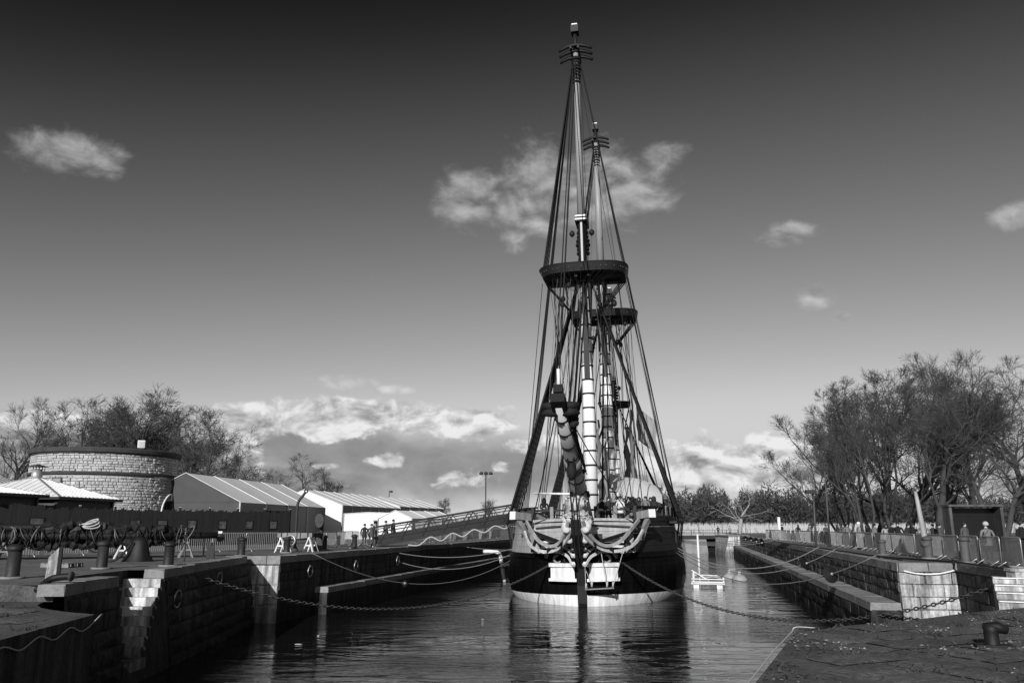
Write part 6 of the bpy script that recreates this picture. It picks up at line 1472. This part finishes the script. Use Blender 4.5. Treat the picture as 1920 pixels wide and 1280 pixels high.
def person(label, loc, rz, coat=1, pose='down', cap='hair', capm=None, h_=1.7, seed=0, group=None, bag=False):
    t_ = thing('person', label, 'person', loc, rz, group); s_ = h_ / 1.745; t_.scale = (s_, s_, s_)
    link('body', person_variant(pose, coat, seed), t_); capm = capm or M_hairD
    key = (cap, capm.name)
    if key not in CAPS: CAPS[key] = cap_mesh(cap).mesh({'hair': 'hair', 'long': 'hair', 'hat': 'hat', 'hood': 'hood'}[cap], capm)
    o = link({'hair': 'hair', 'long': 'hair', 'hat': 'hat', 'hood': 'hood'}[cap], CAPS[key], t_); o.location = (0, .012, 1.61); o.scale = (1, 1.05, 1)
    # coat skirt and collar
    if 'coat' not in CAPS: CAPS['coat'] = {}
    if coat not in CAPS['coat']:
        mb = MB(); n = 14; pr_ = [(.215, .155, .70), (.21, .15, .85), (.195, .14, 1.0), (.185, .135, 1.15)]; vs = [(a * math.cos(2 * math.pi * i / n), b_ * math.sin(2 * math.pi * i / n), z) for a, b_, z in pr_ for i in range(n)]
        mb.add(vs, [(j * n + i, j * n + (i + 1) % n, (j + 1) * n + (i + 1) % n, (j + 1) * n + i) for j in range(3) for i in range(n)], 0, True); mb.lathe([(.10, 1.43), (.085, 1.5), (.07, 1.5)], 12); CAPS['coat'][coat] = mb.mesh('coat', COATS[coat])
    link('coat', CAPS['coat'][coat], t_)
    if bag:
        mb = MB(); mb.box((.2, .1, .98), (.1, .26, .24)); mb.build('bag', M_shoe, t_); mb = MB(); mb.strip([(.2, .1, 1.08), (.02, .15, 1.36), (-.13, .02, 1.45), (0, -.15, 1.3), (.2, -.02, 1.08)], .03, .01); mb.build('strap', M_shoe, t_)
    return t_
def bar_y(px):                                # distance of the right barrier row at a picture column
    for a, b_ in zip(BRW, BRW[1:]):
        pa, pb = 960 + F * a.x / (a.y * math.cos(TH)), 960 + F * b_.x / (b_.y * math.cos(TH))
        if pb <= px <= pa: k = (pa - px) / (pa - pb); return a.y + (b_.y - a.y) * k
    return BRW[0].y
GP = 'visitors behind the right barriers'
RPE = [(1848, 3.5, 3, 'pocket', 'hat', M_ropeL, 1.66, math.pi, True, 'person in a grey hooded coat and pale knitted hat, back turned, by the dark shelter'),
 (1808, 10, 2, 'down', 'hair', None, 1.72, .4, False, 'person in a mid-grey jacket standing before the dark shelter opening'),
 (1914, 3, 0, 'front', 'hair', None, 1.72, .3, False, 'person in black at the right picture edge behind the barrier'),
 (1930, 5, 1, 'down', 'long', None, 1.62, -.4, False, 'long-haired person in dark clothes at the far right edge'),
 (1760, 9, 2, 'down', 'hair', None, 1.66, 1.2, False, 'person in a grey jacket just right of the leaning pole'),
 (1748, 13, 1, 'down', 'hair', None, 1.64, -1.0, False, 'small figure in dark clothes beside the tall tree trunk'),
 (1731, 5, 3, 'pocket', 'hood', COATS[3], 1.74, 2.6, False, 'person in a pale grey hooded jacket against the leaning pole'),
 (1711, 5, 0, 'photo', 'long', None, 1.66, .2, False, 'long-haired person in black raising a camera left of the leaning pole'),
 (1702, 6, 1, 'front', 'hair', None, 1.66, .5, False, 'person in a dark jacket with a white scarf beside the photographer'),
 (1683, 5, 0, 'pocket', 'hair', None, 1.76, -.3, False, 'tall person in a black coat at the middle of the visitors'),
 (1672, 6, 0, 'front', 'hair', None, 1.70, .3, False, 'person in black standing close beside the tall visitor in a black coat'),
 (1660, 6, 4, 'down', 'long', None, 1.64, .1, False, 'long-haired person in a pale top left of the group in black'),
 (1625, 6, 0, 'front', 'long', None, 1.60, 1.4, False, 'short long-haired person in black right of the pale coat'),
 (1610, 4, 4, 'pocket', 'hat', M_white2, 1.76, 1.5, False, 'person in a pale coat and white cap walking along the right barriers'),
 (1588, 6, 3, 'down', 'hair', None, 1.72, .2, False, 'person in a grey jacket, right one of the trio beyond the pale coat'),
 (1580, 7, 2, 'down', 'hair', None, 1.70, -.2, False, 'person in a dark grey jacket in the middle of the trio'),
 (1570, 8, 1, 'down', 'long', None, 1.64, .3, False, 'long-haired person in dark clothes, left one of the trio'),
 (1518, 8, 3, 'front', 'hair', None, 1.70, .9, False, 'lone person in grey near the thin lamp posts'),
 (1496, 6, 0, 'front', 'long', None, 1.64, -.8, False, 'person in black leaning near the white post'),
 (1466, 7, 0, 'photo', 'hair', None, 1.70, -1.2, False, 'person in black stretching an arm beside the white post'),
 (1548, 9, 2, 'down', 'hair', None, 1.68, 2.2, False, 'distant person in grey between the thin lamp posts'),
 (1640, 12, 3, 'down', 'hair', None, 1.68, .6, False, 'distant person in grey under the slender trees')]
for i, (px, dy, ct, ps, cp, cm, hh, rz, bagf, lab) in enumerate(RPE):
    yd_ = bar_y(min(px, 1920)) + dy; q = AT(px, HOR, yd_); person(lab, (q.x, q.y, .0), rz, ct, ps, cp, cm, hh, i, GP, bagf)
for i, (px, ct, cp, lab) in enumerate(((1346, 1, 'hair', 'person in dark clothes on the far bridge, left of two'), (1368, 4, 'hair', 'person in a pale top on the far bridge, right of two'))):
    q = AT(px, HOR, ey + 1.2); person(lab, (q.x, q.y, -.14), .2, ct, 'front', cp, None, 1.72, i)
# on deck
DPE = [(-2.9, 4.6, 0, 'front', 'hood', COATS[0], 'person in a black hooded coat alone at the left forecastle rail'),
 (1.0, 5.2, 0, 'down', 'hair', None, 'person in black behind the bowsprit on the forecastle'), (1.45, 4.4, 1, 'front', 'hair', None, 'person in a dark jacket beside the bowsprit on deck'),
 (1.9, 6.0, 0, 'down', 'hair', None, 'person in black below the foot of the mainmast'), (2.25, 4.3, 5, 'front', 'hair', None, 'person in a white shirt at the forecastle rail'),
 (2.7, 6.4, 0, 'photo', 'hair', None, 'tall person in black holding a camera under the awning'), (3.05, 5.0, 0, 'pocket', 'hood', COATS[0], 'person in a black hooded coat under the awning'),
 (3.45, 5.8, 1, 'down', 'long', None, 'long-haired person in a dark coat under the awning'), (3.9, 4.6, 3, 'front', 'hair', None, 'person in a grey jacket leaning at the right rail'),
 (4.45, 5.2, 1, 'pocket', 'hood', COATS[1], 'person in a dark hooded coat at the right forecastle corner'), (.75, 7.0, 0, 'down', 'hair', None, 'person in black partly hidden by the foremast'), (-1.6, 6.6, 2, 'down', 'hair', None, 'person in grey behind the lion figurehead'),
 (4.2, 6.6, 0, 'down', 'hair', None, 'person in black behind the visitors at the right rail'), (2.4, 7.4, 2, 'down', 'long', None, 'long-haired person in grey farther aft under the awning')]
for i, (x, y, ct, ps, cp, cm, lab) in enumerate(DPE): person(lab, SW(x, y, 4.81), -SA + random.Random(i).uniform(-.7, .7), ct, ps, cp, cm, 1.78, i, 'visitors on the ship deck')
# at the gangway
for i, (px, dz, ct, cp, lab) in enumerate(((684, 0, 1, 'hair', 'person in dark clothes at the foot of the gangway'), (697, 0, 2, 'hair', 'person in grey about to step onto the gangway'), (703, 0, 4, 'hood', 'person in a pale hooded jacket behind the gangway foot'), (727, 1, 3, 'hair', 'person walking up the lower gangway in a grey jacket'), (742, 2, 1, 'hair', 'second person walking up the gangway in dark clothes'))):
    q = AT(px, HOR, g0.y - .4 + .5 * i); z = 0
    if dz:
        k = (q.x - g0.x) / (ge.x - g0.x); b_ = g0.lerp(ge, k); q = b_; z = b_.z + .13
    person(lab, (q.x, q.y, z), 1.2 if dz else .5, ct, 'down', cp, COATS[ct] if cp == 'hood' else None, 1.68, i, 'visitors at the gangway')
for o in (B0, BL, BR):
    if o['label'] == 'x': bpy.data.objects.remove(o)
